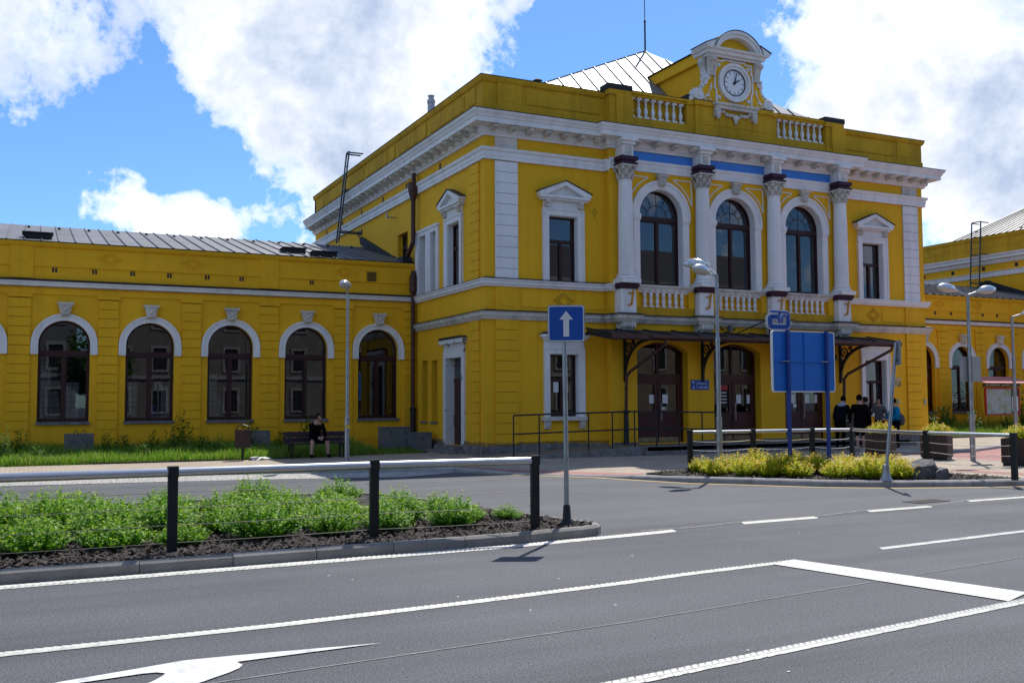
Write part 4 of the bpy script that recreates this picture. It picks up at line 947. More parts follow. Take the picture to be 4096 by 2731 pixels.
# ------------------------------------------------------------------ wings
def wing(label, x0, x1, cs, atticp, dia, vents, loc, cur=False):
    Wg = thing('station_wing', label, 'building', loc)
    FW = front(33.06); hw, z0, zs = .72, 1.16, 3.50
    m_ = MB(); holes = [arch(c, hw, z0, zs, hw) for c in cs]
    wall(m_, rect(x0, x1, GZ, 6.52), holes, FW, .3)
    m_.add([(x0, 33.06, 6.52), (x1, 33.06, 6.52), (x1, 46, 6.52), (x0, 46, 6.52)], [(0, 1, 2, 3)]); m_.add([(x0, 46, 0), (x1, 46, 0), (x1, 46, 6.52), (x0, 46, 6.52)], [(0, 1, 2, 3)])
    m_.build('wall', Y_, Wg)
    ex = [x0] + [c for c in cs] + [x1]
    gaps = [(a + .93, b - .93) for a, b in zip(cs, cs[1:])]
    if cs[0] - .93 - x0 > .3: gaps.insert(0, (max(x0, cs[0] - .93 - .62), cs[0] - .93))
    if x1 - cs[-1] - .93 > .3: gaps.append((cs[-1] + .93, min(x1, cs[-1] + .93 + .6)))
    for a, b in gaps:
        if b < a + .15: continue
        fb(MB(), FW, a + .02, b - .02, .1, 4.9, -.006, .0).build('pilaster_core', YG, Wg); courses(Wg, FW, a + .01, b - .01, .35, 4.88, -.065, -.004, Y_, 'rusticated_course', .29)
        fb(MB(), FW, a - .03, b + .03, 4.9, 5.0, -.08, .0).build('pilaster_capital', Y_, Wg)
    BD = [(0, 5.0), (.04, 5.0), (.04, 5.18), (.10, 5.20), (.10, 5.24), (.13, 5.25), (.13, 5.31), (.17, 5.34), (.17, 5.38), (0, 5.39)]
    MB().sweep(BD[:4] + [(0, 5.2)], [(x0, 33.06), (x1, 33.06)]).build('frieze', Y_, Wg)
    MB().sweep([(0, 5.2)] + BD[4:], [(x0, 33.06), (x1, 33.06)]).build('wing_cornice', WH, Wg)
    MB().sweep([(0, 5.395), (.185, 5.385), (.185, 5.40), (0, 5.47)], [(x0, 33.06), (x1, 33.06)]).build('flashing', FLS, Wg)
    MB().sweep([(0, 5.84), (.035, 5.85), (.035, 5.90), (0, 5.93)], [(x0, 33.06), (x1, 33.06)]).build('string_course', Y_, Wg)
    MB().sweep([(0, 6.42), (.06, 6.45), (.10, 6.53), (.10, 6.58), (0, 6.59), (-.3, 6.60)], [(x0, 33.06), (x1, 33.06)]).build('eaves_moulding', Y_, Wg)
    MB().sweep([(-.3, 6.605), (.125, 6.585), (.125, 6.605), (-.3, 6.64)], [(x0, 33.06), (x1, 33.06)]).build('eaves_flashing', FLS, Wg)
    for a in atticp:
        fb(MB(), FW, a, a + .62, 5.48, 6.44, -.04, .0).build('attic_pier', Y_, Wg); fb(MB(), FW, a + .12, a + .5, 5.98, 6.34, -.052, 0).build('attic_panel', Y_, Wg)
    for d in dia:
        if x0 + .5 < d < x1 - .4: diamond(Wg, FW, d, 6.18, .40, .21, Y_, -.022); diamond(Wg, FW, d, 6.18, .24, .13, Y_, -.026)
    vm = fb(fb(MB(), FW, -.07, -.015, 5.68, 5.82, -.012, .0), FW, .015, .07, 5.68, 5.82, -.012, .0).mesh('vent_slot', FLS)
    for v in vents: inst('vent_slot', vm, None, Wg, Matrix.Translation((v, 0, 0)))
    for i, c in enumerate(cs):
        m_ = MB(); n = 18; o_ = arch(c, .93, 3.19, 3.5, .93)[1:]; i_ = arch(c, .72, 3.19, 3.5, .72)[1:]
        o_ = [(c + .93, 3.19)] + o_[1:] if False else [(c + .93, 3.19)] + arch(c, .93, 3.19, 3.5, .93)[2:] + [(c - .93, 3.19)]
        i_ = [(c + .72, 3.19)] + arch(c, .72, 3.19, 3.5, .72)[2:] + [(c - .72, 3.19)]
        m_.ring(o_, i_, FW, -.075, .02, False)
        o2 = [(c + .93, 3.19)] + arch(c, .93, 3.19, 3.5, .93)[2:] + [(c - .93, 3.19)]; i2 = [(c + .87, 3.19)] + arch(c, .87, 3.19, 3.5, .87)[2:] + [(c - .87, 3.19)]
        m_.ring(o2, i2, FW, -.10, -.07, False); m_.build('archivolt', WH, Wg)
        inst('keystone', ME_KEY, None, Wg, T(c, 33.0, 4.36, 0, 1.12))
        ct = None
        if cur: ct = {0: [(-.95, -.55, .1, 1.9, CUR), (-.1, .25, .1, 1.9, CUR), (.5, .92, .1, 1.9, CUR)], 1: [(-.95, -.5, .1, 1.7, CUR), (-.5, -.1, .1, .95, CUR), (.1, .6, .1, 1.2, CUR), (.55, .8, .1, .35, BCL)], 2: [(-.95, -.45, .1, 1.2, CUR), (.15, .42, .1, .5, BCL), (.55, .92, .1, 1.1, CUR)], 3: [(-.95, -.5, .1, 1.5, CUR), (-.5, -.15, .1, .7, CUR)]}.get(i - 1)
        w_ = arch_window(Wg, FW, c, hw, z0, zs, hw, .17, 3.24, grille=True, curt=ct)
        fb(MB(), FW, c - hw - .03, c + hw + .03, 1.07, 1.16, -.07, .2).build('sill', PLS, w_)
        fb(MB(), FW, c - hw, c + hw, .45, .92, -.012, .0).build('apron_panel', Y_, Wg)
    # tin roof
    n = round((x1 - x0) / .48)
    sheets(Wg, Vector((x0, 33.2, 6.63)), Vector((x1, 33.2, 6.63)), Vector((x0, 39.5, 8.12)), Vector((x1, 39.5, 8.12)), n, ROOFW)
    MB().add([(x0, 39.5, 8.12), (x1, 39.5, 8.12), (x1, 46, 6.6), (x0, 46, 6.6)], [(0, 1, 2, 3)]).build('roof_back', ROOFD, Wg)
    sm = MB().prism([(-.07, 0), (.07, 0), (0, .09)], front(38.55), -.16, .1).mesh('roof_vent', ROOFD)
    k = x0 + .5
    while k < x1 - .5: inst('roof_vent', sm, None, Wg, Matrix.Translation((k, 0, 7.86))); k += .97
    return Wg
LC = [-4.0, -1.58, .90, 3.36, 5.83, 8.31, 10.83]
lwing = wing('low yellow wing with round-arched windows and tin roof, left of the station hall', -6.5, 12.2, LC, (-.62, 6.74), (2.13, 4.6, 9.6), (.58, 1.7, 2.8, 3.9, 5.06, 6.15, 8.48, 9.55), (3, 33, .09), True)
rwing = wing('low yellow wing with round-arched windows, right of the station hall behind the map board', 30.5, 48.7, [32.0, 34.53, 37.05, 39.57, 42.09, 44.6, 47.1], (43.0,), (35.7, 38.2, 40.7), (33.3, 34.8, 37.9, 38.95, 40.05, 41.1, 42.1), (40, 33, .09))
for x, y, z, a, b in ((.1, 34.2, 6.86, .8, .55), (8.2, 34.6, 6.95, .75, .7), (9.1, 33.9, 6.78, .8, .55)):
    h_ = MB().box(x - a / 2, x + a / 2, y - .3, y + .3, z - .05, z + .12).box(x - a / 2 - .04, x + a / 2 + .04, y - .34, y + .34, z + .12, z + .16); h_.build('roof_hatch', ROOFD, lwing)
g_ = fb(MB(), front(33.06), 10.37, 10.77, 5.86, 6.26, -.03, 0).build('vent_frame', YG, lwing)
for k in range(8): MB().bar((10.41, 33.02, 5.90 + k * .042), (10.73, 33.02, 5.90 + k * .042), .03, .02).build('vent_louvre', PIPED, g_)
MB().prism([(33.3, 6.62), (35.2, 6.62), (39.3, 8.2), (39.4, 8.46), (39.25, 8.5), (35.0, 7.05), (33.3, 6.66)], lambda s, z, d: (12.2 - d, s, z), .003, .12).build('abutment_flashing', ROOFD, lwing)
MB().box(11.75, 12.1, 33.15, 33.75, 6.6, 6.85).build('rain_hopper', PIPED, lwing)
# far right pavilion
pav = thing('station_pavilion', 'far right yellow pavilion with white cornice, partly hidden behind the right wing roof', 'building', (52, 38, .09))
X2 = 48.7
MB().box(X2, X2 + 10, 28, 48, GZ, 10.0).build('wall', Y_, pav)
PP = [(X2, 48), (X2, 28), (X2 + 10, 28)]
MB().sweep([(-.2, 9.95), (.02, 9.95), (.02, 10.2), (0, 10.22), (0, 10.75), (.05, 10.78), (.09, 10.9), (.09, 10.96), (-.2, 10.98)], PP).build('parapet', YG, pav)
MB().sweep([(-.2, 10.985), (.11, 10.965), (.11, 10.985), (-.2, 11.01)], PP).build('flashing', FLS, pav)
MB().sweep([(0, 9.33), (.10, 9.34), (.14, 9.42), (.16, 9.55), (.36, 9.57), (.36, 9.68), (.42, 9.74), (.46, 9.84), (0, 9.9)], PP).build('main_cornice', WH, pav)
MB().sweep([(0, 8.62), (.07, 8.62), (.07, 8.72), (.09, 8.73), (.09, 8.83), (.14, 8.89), (0, 8.93)], PP).build('architrave', WH, pav)
for k in range(6): fb(MB(), side(X2), 30 + k * 2.9, 32.5 + k * 2.9, 10.3, 10.68, -.014, .01).build('parapet_panel', YG, pav)
vm = fb(MB(), side(X2), 0, .2, 9.02, 9.24, -.012, .01).mesh('vent_slot', FLS)
for k in range(7): inst('vent_slot', vm, None, pav, Matrix.Translation((0, 30.5 + k * 2.1, 0)))
sheets(pav, Vector((X2 + .2, 43.5, 10.6)), Vector((X2 + .2, 28.3, 10.6)), Vector((X2 + 5, 39.3, 13.4)), Vector((X2 + 5, 32, 13.4)), 30, ROOFW)
MB().prism([(34.0, 6.7), (38.8, 8.45), (39.4, 8.1), (43, 7.4), (43, 6.7)], lambda s, z, d: (X2 - d, s, z), .003, .15).build('abutment_flashing', ROOFD, pav)
lf = MB()
for s in (0, .5): lf.bar((X2 + .5 + .0, 36.5 + s, 11.2), (X2 + 3.2, 36.5 + s, 13.1), .06)
for k in range(8): t_ = k / 7; lf.bar((X2 + .5 + 2.7 * t_, 36.5, 11.2 + 1.9 * t_), (X2 + .5 + 2.7 * t_, 37.0, 11.2 + 1.9 * t_), .04)
lf.build('roof_catwalk', PIPED, pav)
ladder('dark steel ladder on the side of the far right pavilion', X2 - .9, 38.6, 39.2, 8.0, 11.75, X2 - .02, 8.3, 9.9, .3)

# ------------------------------------------------------------------ ground, road, pavements, kerbs
def sheet(name, poly, z, m, parent=None, kind='structure', label=None):
    tri = geometry.tessellate_polygon([[Vector((a, b, 0)) for a, b in poly]])
    mb = MB().add([(a, b, z) for a, b in poly], [tuple(t) for t in tri]); o = mb.build(name, m, parent)
    if parent is None: tag(o, label, None, None, kind)
    return o
sheet('road', [(-900, -900), (900, -900), (900, 900), (-900, 900)], 0, ASP)
KB = [(-14, 25.5, .12), (-.56, 24.9, .12), (1.46, 24.62, .12), (5, 24.0, .12), (8.3, 23.0, .12), (9.18, 22.15, .12), (9.65, 21.7, .08), (10.14, 21.1, .035), (11.0, 19.9, .03), (11.47, 19.2, .035), (11.75, 18.4, .08), (12.27, 17.0, .12), (13.08, 16.05, .12), (13.95, 14.9, .12), (15.0, 14.16, .12), (16.41, 13.55, .12), (17.45, 13.2, .12), (20, 12.78, .12), (26, 12.7, .12), (40, 13.6, .12), (70, 18, .12)]
def kerb(name, pts, m, w_=.15, step=1.0, label=None):
    root = bpy.data.objects.new(name, None); COL.objects.link(root); root['kind'] = 'structure'; WM[root.name] = Matrix.Identity(4)
    V_ = [Vector(p) for p in pts]; out = [V_[0]]; acc = 0
    for a, b in zip(V_, V_[1:]):
        L = (b - a).length; n = max(1, round(L / step))
        for k in range(1, n + 1): out.append(a.lerp(b, k / n))
    for a, b in zip(out, out[1:]):
        d = (b - a); g = .004 * d.normalized(); a2, b2 = a + g, b - g
        ha, hb = a.z, b.z; vs = []
        nn = Vector((d.y, -d.x, 0)).normalized(); j = random.uniform(-.004, .004)
        for p, h in ((a2, ha), (b2, hb)):
            for o_, z in ((-w_, -.05), (-w_, h), (-.035, h), (0, h - .03), (.0, -.05)): vs.append((p.x + nn.x * (o_ + j), p.y + nn.y * (o_ + j), z + j * .6))
        MB().add(vs, [(k, (k + 1) % 5, 5 + (k + 1) % 5, 5 + k) for k in range(5)] + [(0, 1, 2, 3, 4), (9, 8, 7, 6, 5)]).build('kerb_stone', m, root)
    return root
kerb('station_kerb', KB, KRG, .17)
inner = [(a - .0, b + .0) for a, b, c_ in KB]
def off(pts, d):
    out = []
    for i, p in enumerate(pts):
        a = Vector(pts[max(i - 1, 0)][:2]); b = Vector(pts[min(i + 1, len(pts) - 1)][:2]); t_ = (b - a).normalized(); out.append((p[0] - t_.y * d, p[1] + t_.x * d))
    return out
kin = off(KB, .165); k2 = off(KB, 1.1)
pav_edge = kin[:5] + k2[5:11] + kin[11:]
pv = sheet('pavement', pav_edge + [(70, 48), (-14, 48)], .10, PAV)
rm = MB()
for i in range(4, 11):
    A_ = kin[i] if i == 4 else k2[i]; B_ = k2[i + 1] if i + 1 < 11 else kin[11]
    rm.add([(kin[i][0], kin[i][1], min(.10, KB[i][2] - .004)), (kin[i + 1][0], kin[i + 1][1], min(.10, KB[i + 1][2] - .004)), (B_[0], B_[1], .10), (A_[0], A_[1], .10)], [(0, 1, 2, 3)])
o = rm.build('dropped_pavement', PAV); o['kind'] = 'structure'
k06 = off(KB, .55); rs = MB()
for i in range(5, 10):
    f = .42; za, zb = KB[i][2] - .004, KB[i + 1][2] - .004
    rs.add([(kin[i][0], kin[i][1], za + .006), (kin[i + 1][0], kin[i + 1][1], zb + .006), (k06[i + 1][0], k06[i + 1][1], zb + (.1 - zb) * .41 + .007), (k06[i][0], k06[i][1], za + (.1 - za) * .41 + .007)], [(0, 1, 2, 3)])
o = rs.build('tactile_strip', PRD); o['kind'] = 'structure'
co = off(KB, -1.75); cob = sheet('cobble_strip', [(p[0], p[1]) for p in KB[:6]] + [co[4], co[3], co[2], co[1], co[0]], .006, COB)
yl = off(KB, -.16); yl2 = off(KB, -.26)
mk = MB()
for i in range(6, 18): mk.add([(yl[i][0], yl[i][1], .005), (yl[i + 1][0], yl[i + 1][1], .005), (yl2[i + 1][0], yl2[i + 1][1], .005), (yl2[i][0], yl2[i][1], .005)], [(0, 1, 2, 3)])
o = mk.build('yellow_kerb_line', PNY); o['kind'] = 'structure'
# cycle path, right hand pavement and tactile line
sheet('cycle_path', [(22.95, 22.0), (24.9, 21.45), (27.3, 22.0), (30, 23.2), (60, 26), (60, 16), (30, 15.2), (22.3, 14.0), (22.4, 19.0)], .104, PRD)
mk = MB(); L_ = [(22.95, 22.0), (22.4, 19.0), (22.3, 14.0)]
for a, b in zip(L_, L_[1:]): mk.add([(a[0] - .05, a[1], .108), (b[0] - .05, b[1], .108), (b[0] + .06, b[1], .108), (a[0] + .06, a[1], .108)], [(0, 1, 2, 3)])
mk.add([(26.3, 19.8, .108), (27.3, 20.2, .108), (27.3, 20.4, .108), (26.3, 20.0, .108)], [(0, 1, 2, 3)])
o = mk.build('cycle_path_line', PNF); o['kind'] = 'structure'
sheet('tactile_strip', [(18.88, 16.2), (19.3, 14.4), (20.5, 13.6), (20.2, 13.3), (18.7, 14.1), (18.4, 15.7)], .105, PRD)
kerb('plaza_kerb', [(22.6, 22.6, .20), (24.9, 21.35, .20), (25.5, 21.2, .20), (27.3, 21.9, .20), (29.4, 22.9, .20), (34, 24.2, .2), (60, 27.5, .2)], KRG, .16)
sheet('raised_pavement', [(22.8, 22.75), (24.95, 21.5), (25.5, 21.36), (27.3, 22.06), (29.4, 23.06), (34, 24.36), (60, 27.66), (60, 29.2), (33.5, 28.5), (30.6, 27.2), (26.5, 26.0)], .16, PAV)
# entrance ramp and steps
rp = MB().add([(11.6, 24.9, .10), (16.2, 24.9, .33), (16.2, 26.98, .33), (11.6, 26.98, .10), (11.6, 24.9, 0), (16.2, 24.9, 0), (16.2, 26.98, 0), (11.6, 26.98, 0)], [(0, 1, 2, 3), (0, 4, 5, 1), (1, 5, 6, 2)]).box(16.2, 27.2, 24.95, 26.98, .0, .33)
o = rp.build('entrance_ramp', mat('ramp_pavers', (.20, .17, .135), .9, 0, .15, 2)); o['kind'] = 'structure'
for k in range(5):
    a, b = 11.7 + k * .9, 12.6 + k * .9 - .01; za, zb = .1 + (a - 11.6) * .05, .1 + (b - 11.6) * .05
    MB().add([(a, 24.72, za + .03), (b, 24.72, zb + .03), (b, 24.9, zb + .03), (a, 24.9, za + .03), (a, 24.72, 0), (b, 24.72, 0), (b, 24.9, 0), (a, 24.9, 0)], [(0, 1, 2, 3), (0, 4, 5, 1), (1, 5, 6, 2), (3, 7, 4, 0), (2, 6, 7, 3)]).build('ramp_edge_stone', PLS, o)
for k in range(9):
    a = 16.22 + k * 1.22; MB().box(a, a + 1.205, 24.6, 24.945, .0, .215).build('step_stone', PLS, o); MB().box(a + .3, a + 1.505, 24.95, 25.3, .2, .345).build('step_stone', PLS, o)
rl = thing('ramp_railing', 'thin dark steel railing along the entrance ramp', 'railing', (15, 24.95, .1))
PR = [(12.1, 24.95, .12, 1.31), (12.9, 24.95, .16, 1.33), (13.7, 24.95, .2, 1.345), (14.5, 24.95, .24, 1.36), (15.3, 24.95, .28, 1.375), (16.1, 25.0, .33, 1.39), (17.0, 25.2, .33, 1.38), (17.9, 25.3, .33, 1.36), (18.8, 25.35, .33, 1.34), (19.7, 25.4, .33, 1.33)]
for x, y, z0, z1 in PR: MB().tube([(x, y, z0), (x, y, z1)], .022, 8).build('railing_post', PIPED, rl)
MB().tube([(x, y, z1) for x, y, z0, z1 in PR], .024, 8).build('hand_rail', PIPED, rl); MB().tube([(x, y, z1 - .52) for x, y, z0, z1 in PR], .022, 8).build('knee_rail', PIPED, rl)

# ------------------------------------------------------------------ road markings
def rope(pts, w_, z, m, name, pitch=.058):
    mk = MB(); V_ = [Vector(p) for p in pts]; rgp = random.Random(len(pts))
    for a, b in zip(V_, V_[1:]):
        L = (b - a).length; t_ = (b - a).normalized(); n_ = Vector((-t_.y, t_.x)); k = 0.
        while k < L:
            p = a + t_ * k; h = w_ / 2 * rgp.uniform(.92, 1.04); sl = w_ * .55; e = pitch * .985
            for lo, hi, zz in ((-1., -.06, 0), (.02, 1., .45)):
                q = [p + n_ * h * lo + t_ * (sl * (lo - 0) * .5), p + n_ * h * lo + t_ * (sl * lo * .5 + e), p + n_ * h * hi + t_ * (sl * hi * .5 + e), p + n_ * h * hi + t_ * (sl * hi * .5)]
                mk.add([(u.x, u.y, z) for u in q] + [(p.x + t_.x * e / 2 + n_.x * h * (lo + hi) / 2, p.y + t_.y * e / 2 + n_.y * h * (lo + hi) / 2, z + .011)], [(0, 1, 4), (1, 2, 4), (2, 3, 4), (3, 0, 4)])
            k += pitch
    o = mk.build(name, m); tag(o, None, None, None, 'structure'); return o
def strip(pts, w_, z, m, name, slant=0):
    mk = MB()
    for a, b in zip(pts, pts[1:]):
        mk.add([(a[0] - slant, a[1] + w_ / 2, z), (b[0] - slant, b[1] + w_ / 2, z), (b[0] + slant, b[1] - w_ / 2, z), (a[0] + slant, a[1] - w_ / 2, z)], [(0, 1, 2, 3)])
    o = mk.build(name, m); o['kind'] = 'structure'; return o
rope([(-14, 10.05), (-.2, 10.27), (2.3, 10.36), (5.05, 10.46), (6.7, 10.64), (7.5, 10.75)], .20, .005, PNT, 'edge_line')
for a, b, y in ((8.78, 10.11, 10.99), (11.38, 12.72, 11.29), (13.95, 15.42, 11.64), (16.6, 18.0, 11.98), (19.2, 20.6, 12.3)): rope([(a, y - .02), (b, y + .03)], .19, .005, PNT, 'edge_dash', .05)
rope([(-14, 7.3), (-.14, 7.53), (1.68, 7.57), (3.4, 7.71), (4.95, 7.88), (5.67, 7.99), (7.2, 8.14)], .12, .005, PNT, 'lane_line')
rope([(-6, 4.1), (3.39, 5.13), (7.42, 5.66), (20, 7.4)], .13, .005, PNT, 'lane_line')
rope([(8.62, 8.36), (11.36, 8.64), (15, 9.02)], .12, .005, PNT, 'lane_dash')
sheet('stop_bar', [(6.83, 8.06), (7.22, 8.20), (7.75, 5.88), (7.28, 5.70)], .009, PNF)
AR_ = [(2.22, 6.68), (1.25, 6.79), (.93, 6.81), (.63, 6.73), (.21, 6.63), (-.35, 6.42), (-.3, 6.34), (.3, 6.55), (.66, 6.595), (.74, 6.585), (.785, 6.54), (.76, 6.48), (.69, 6.38), (.3, 6.05), (.45, 5.95), (.96, 6.24), (1.14, 6.38), (1.215, 6.455), (1.25, 6.53), (1.23, 6.62)]
sheet('turn_arrow', AR_[::-1], .008, PNF)
strip([(-14, 5.0), (1.24, 6.22), (4.07, 6.48), (9.5, 7.23), (30, 10)], .018, .004, mat('asphalt_seam', (.27, .268, .265), .8, 0, .2, 8), 'road_seam')
strip([(7.1, 10.95), (7.9, 10.93), (9.0, 11.14), (10.4, 11.16), (11.2, 11.36), (13.2, 11.5), (14.2, 11.78), (16.5, 12.0)], .10, .0035, mat('crumbled_joint', (.27, .26, .245), .95, 0, .3, 12), 'road_joint')
strip([(-14, 10.28), (-.2, 10.44), (5.0, 10.545), (6.3, 10.74)], .12, .003, mat('gutter_concrete', (.20, .195, .185), .95, 0, .25, 8), 'gutter_strip')
mk = MB(); cr = random.Random(3)
for k in range(46):
    x, y = cr.uniform(0, 14), cr.uniform(4.5, 16); r_ = cr.uniform(.004, .012); t_ = cr.uniform(0, 3)
    mk.add([(x + r_ * math.cos(t_ + q * 1.57) * (1 if q % 2 else 1.8), y + r_ * math.sin(t_ + q * 1.57), .006) for q in range(4)], [(0, 1, 2, 3)])
o = mk.build('road_litter', PAP); tag(o, 'tiny pale specks of litter scattered over the road', None, None, 'stuff')
dg = thing('drain_grate', 'dark iron drain grate in the road by the dashed edge line', 'grate', (13.3, 11.95, .0))
MB().ring([(12.95, 11.72), (13.75, 11.80), (13.75, 12.15), (12.95, 12.07)], [(13.0, 11.76), (13.7, 11.83), (13.7, 12.11), (13.0, 12.04)], lambda a, b, d: (a, b, d), .001, .012).build('grate_frame', PIPED, dg)
for k in range(11): MB().bar((13.03 + k * .065, 11.77 + k * .0065, .006), (13.03 + k * .065, 12.05 + k * .0065, .006), .03, .01).build('grate_bar', PIPED, dg)

# ------------------------------------------------------------------ island bed and corner bed
ISL = [(-12, 10.36), (-.22, 10.46), (1.0, 10.44), (1.9, 10.48), (2.77, 10.51), (3.63, 10.52), (4.5, 10.55), (5.36, 10.61), (6.1, 10.72), (6.42, 10.83), (6.56, 11.0), (6.53, 11.25), (6.42, 11.7), (6.1, 13.28), (5.86, 14.8), (5.5, 16.2), (5.05, 17.0), (4.4, 17.05), (1.94, 16.75), (-12, 16.5)]
kerb('island_kerb', [(a, b, .13) for a, b in ISL], KRB, .10, .9)
def bed(name, poly, z, label):
    bm = bmesh.new(); xs = [p[0] for p in poly]; ys = [p[1] for p in poly]
    o = sheet(name, poly, z, SOIL); return o
ib = off([p + (0,) for p in ISL], .09); bed('flower_bed', ib[1:19] + [(-5, 16.4), (-5, 10.5)], .105, '')
CB = [kin[i] for i in range(11, 18)]
CBP = [(12.15, 18.32)] + [(p[0], p[1]) for p in off(KB, .16)[11:17]] + [(17.55, 13.32), (17.5, 15.0), (17.75, 17.95), (16.7, 18.5), (15, 18.6), (13.36, 18.72)]
bed('flower_bed', CBP, .118, '')
MB().sweep([(-.05, 0), (-.05, .13), (0, .13), (0, 0)], [(17.6, 13.3), (17.56, 15.0), (17.82, 18.0), (16.72, 18.56), (15, 18.67), (13.34, 18.78), (12.1, 18.36)]).build('bed_edging', KRB)['kind'] = 'structure'
def inside(p, poly):
    x, y = p; c_ = False
    for (a, b), (d, e) in zip(poly, poly[1:] + poly[:1]):
        if (b > y) != (e > y) and x < (d - a) * (y - b) / (e - b) + a: c_ = not c_
    return c_
def chips(name, poly, z, n, label, seed, box):
    rg = random.Random(seed); mb = MB(); k = 0
    while k < n:
        x, y = rg.uniform(box[0], box[1]), rg.uniform(box[2], box[3])
        if not inside((x, y), poly): continue
        k += 1; a = rg.uniform(0, 6.3); l_, w_ = rg.uniform(.015, .05), rg.uniform(.006, .016); u = Vector((math.cos(a), math.sin(a), rg.uniform(-.5, .5))); v = Vector((-math.sin(a), math.cos(a), rg.uniform(-.6, .6)))
        p = Vector((x, y, z + rg.uniform(0, .03))); mb.add([p - u * l_ - v * w_, p + u * l_ - v * w_, p + u * l_ * .8 + v * w_, p - u * l_ * .7 + v * w_], [(0, 1, 2, 3)])
    o = mb.build(name, MUL); tag(o, label, None, None, 'stuff')
IPOLY = [p for p in ib[1:19]] + [(-5, 16.4), (-5, 10.5)]
chips('bark_mulch', IPOLY, .115, 16000, 'dark bark mulch covering the island bed', 5, (-1.2, 6.6, 10.5, 13.6))
chips('bark_mulch', CBP, .125, 5000, 'dark bark mulch covering the corner bed', 6, (12, 18, 13.2, 18.8))

def bush_mesh(name, seed, rad, ht, stems, lps, ll, lw_, m, tipz=.72, lift=0.):
    rg = random.Random(seed); V_, F_, tip = [], [], []
    for s in range(stems):
        a = rg.uniform(0, 6.283); rr = math.sqrt(rg.random()); out = Vector((math.cos(a) * rr * rad, math.sin(a) * rr * rad, 0))
        h = ht * (1.12 - .62 * rr ** 2) * rg.uniform(.62, 1.12)
        b0 = out * .25; top = out + Vector((rg.uniform(-.05, .05), rg.uniform(-.05, .05), h)); mid = out * .8 + Vector((0, 0, h * .45))
        for k in range(lps):
            t_ = .10 + .9 * k / (lps - 1); p = b0 * (1 - t_) ** 2 + mid * 2 * t_ * (1 - t_) + top * t_ * t_
            b = rg.uniform(0, 6.283); el = rg.uniform(-.1, .9); d = Vector((math.cos(b) * math.cos(el), math.sin(b) * math.cos(el), math.sin(el)))
            sd_ = d.cross(Vector((0, 0, 1))).normalized(); sd_ = (sd_ + Vector((0, 0, rg.uniform(-.5, .5)))).normalized()
            l_ = ll * rg.uniform(.6, 1.2) * (1.1 - .4 * t_); w_ = lw_ * rg.uniform(.7, 1.2); p = p + Vector((rg.uniform(-.015, .015),) * 3)
            i = len(V_); V_ += [p, p + d * l_ * .45 + sd_ * w_, p + d * l_ - Vector((0, 0, l_ * .15)), p + d * l_ * .45 - sd_ * w_]; F_.append((i, i + 1, i + 2, i + 3))
            tv = max(0., min(1., (t_ - tipz) / (1 - tipz))); tip += [tv] * 4
        i = len(V_); V_ += [b0 + Vector((.003, 0, 0)), b0 - Vector((.003, 0, 0)), mid - Vector((.003, 0, 0)), mid + Vector((.003, 0, 0)), top]; F_ += [(i, i + 1, i + 2, i + 3), (i + 2, i + 3, i + 4)]; tip += [0.] * 5
    me = bpy.data.meshes.new(name); me.from_pydata([tuple(v) for v in V_], [], F_); me.materials.append(m)
    at = me.attributes.new('tip', 'FLOAT', 'POINT'); at.data.foreach_set('value', tip); me.update(); return me
ORD = ['first', 'second', 'third', 'fourth', 'fifth', 'sixth', 'seventh', 'eighth', 'ninth', 'tenth', 'eleventh', 'twelfth', 'thirteenth', 'fourteenth', 'fifteenth', 'sixteenth', 'seventeenth', 'eighteenth']
GB = [bush_mesh('green_bush', 20 + k, .42, .30 + .05 * k, 150, 22, .056, .017, LFG) for k in range(3)]
YB = [bush_mesh('golden_bush', 40 + k, .36, .33 + .04 * k, 150, 24, .055, .018, LFY, .78) for k in range(3)]
rg = random.Random(11)
ROWN = ['front', 'second', 'middle', 'fourth', 'back']
rows = [(11.62, 4.75, .74), (12.45, 4.35, .70), (13.3, 4.6, .72), (14.2, 3.9, .74), (15.4, 4.35, 1.3)]
for r_, (y, xe, dx) in enumerate(rows):
    x, k = xe, 0
    while x > -2.2 - r_ * .35:
        s_ = rg.uniform(.78, 1.2)
        if not (r_ == 0 and k in ()):
            o = inst('green_bush', GB[rg.randrange(3)], None, None, T(x + rg.uniform(-.1, .1), y + rg.uniform(-.12, .12), .10, rg.uniform(0, 6), s_))
            tag(o, 'green bush in the island bed, %s from the sign post, %s row' % (ORD[min(k, 17)], ROWN[r_]), 'bush', 'green bushes in the island bed')
        x -= dx * rg.uniform(.9, 1.12); k += 1
for x, y, s_, lb in ((5.75, 12.05, .55, 'small green bush at the island tip beside the sign post'), (5.15, 13.1, .8, 'green bush near the island tip, just behind the last fence post'), (5.2, 12.1, .62, 'low green bush in front, left of the last fence post')):
    o = inst('green_bush', GB[1], None, None, T(x, y, .10, rg.uniform(0, 6), s_)); tag(o, lb, 'bush', 'green bushes in the island bed')
kc = off(KB, .62); n_ = 0
yb = []; ybr = []
for rr, d in ((0, .66), (1, 1.22), (2, 1.8), (3, 2.4), (4, 3.0)):
    line = off(KB, d)[10:17]; seg_ = [Vector(p) for p in line]; tot = 0
    for a, b in zip(seg_, seg_[1:]):
        L = (b - a).length; m_ = max(1, int(L / .40))
        for k in range(m_):
            p = a.lerp(b, (k + .5) / m_) + Vector((rg.uniform(-.08, .08), rg.uniform(-.08, .08)))
            if inside((p.x, p.y), CBP) and p.y < 18.0 and p.x > 12.95 and p.x < 16.6 and not ((p - Vector((16.15, 14.35))).length < .50) and all((p - q).length > .36 for q in yb) and (p - Vector((14.0, 18.25))).length > .25: yb.append(p), ybr.append((rr, p))
ybr.sort(key=lambda q: (q[0], q[1].x)); cnt = {}
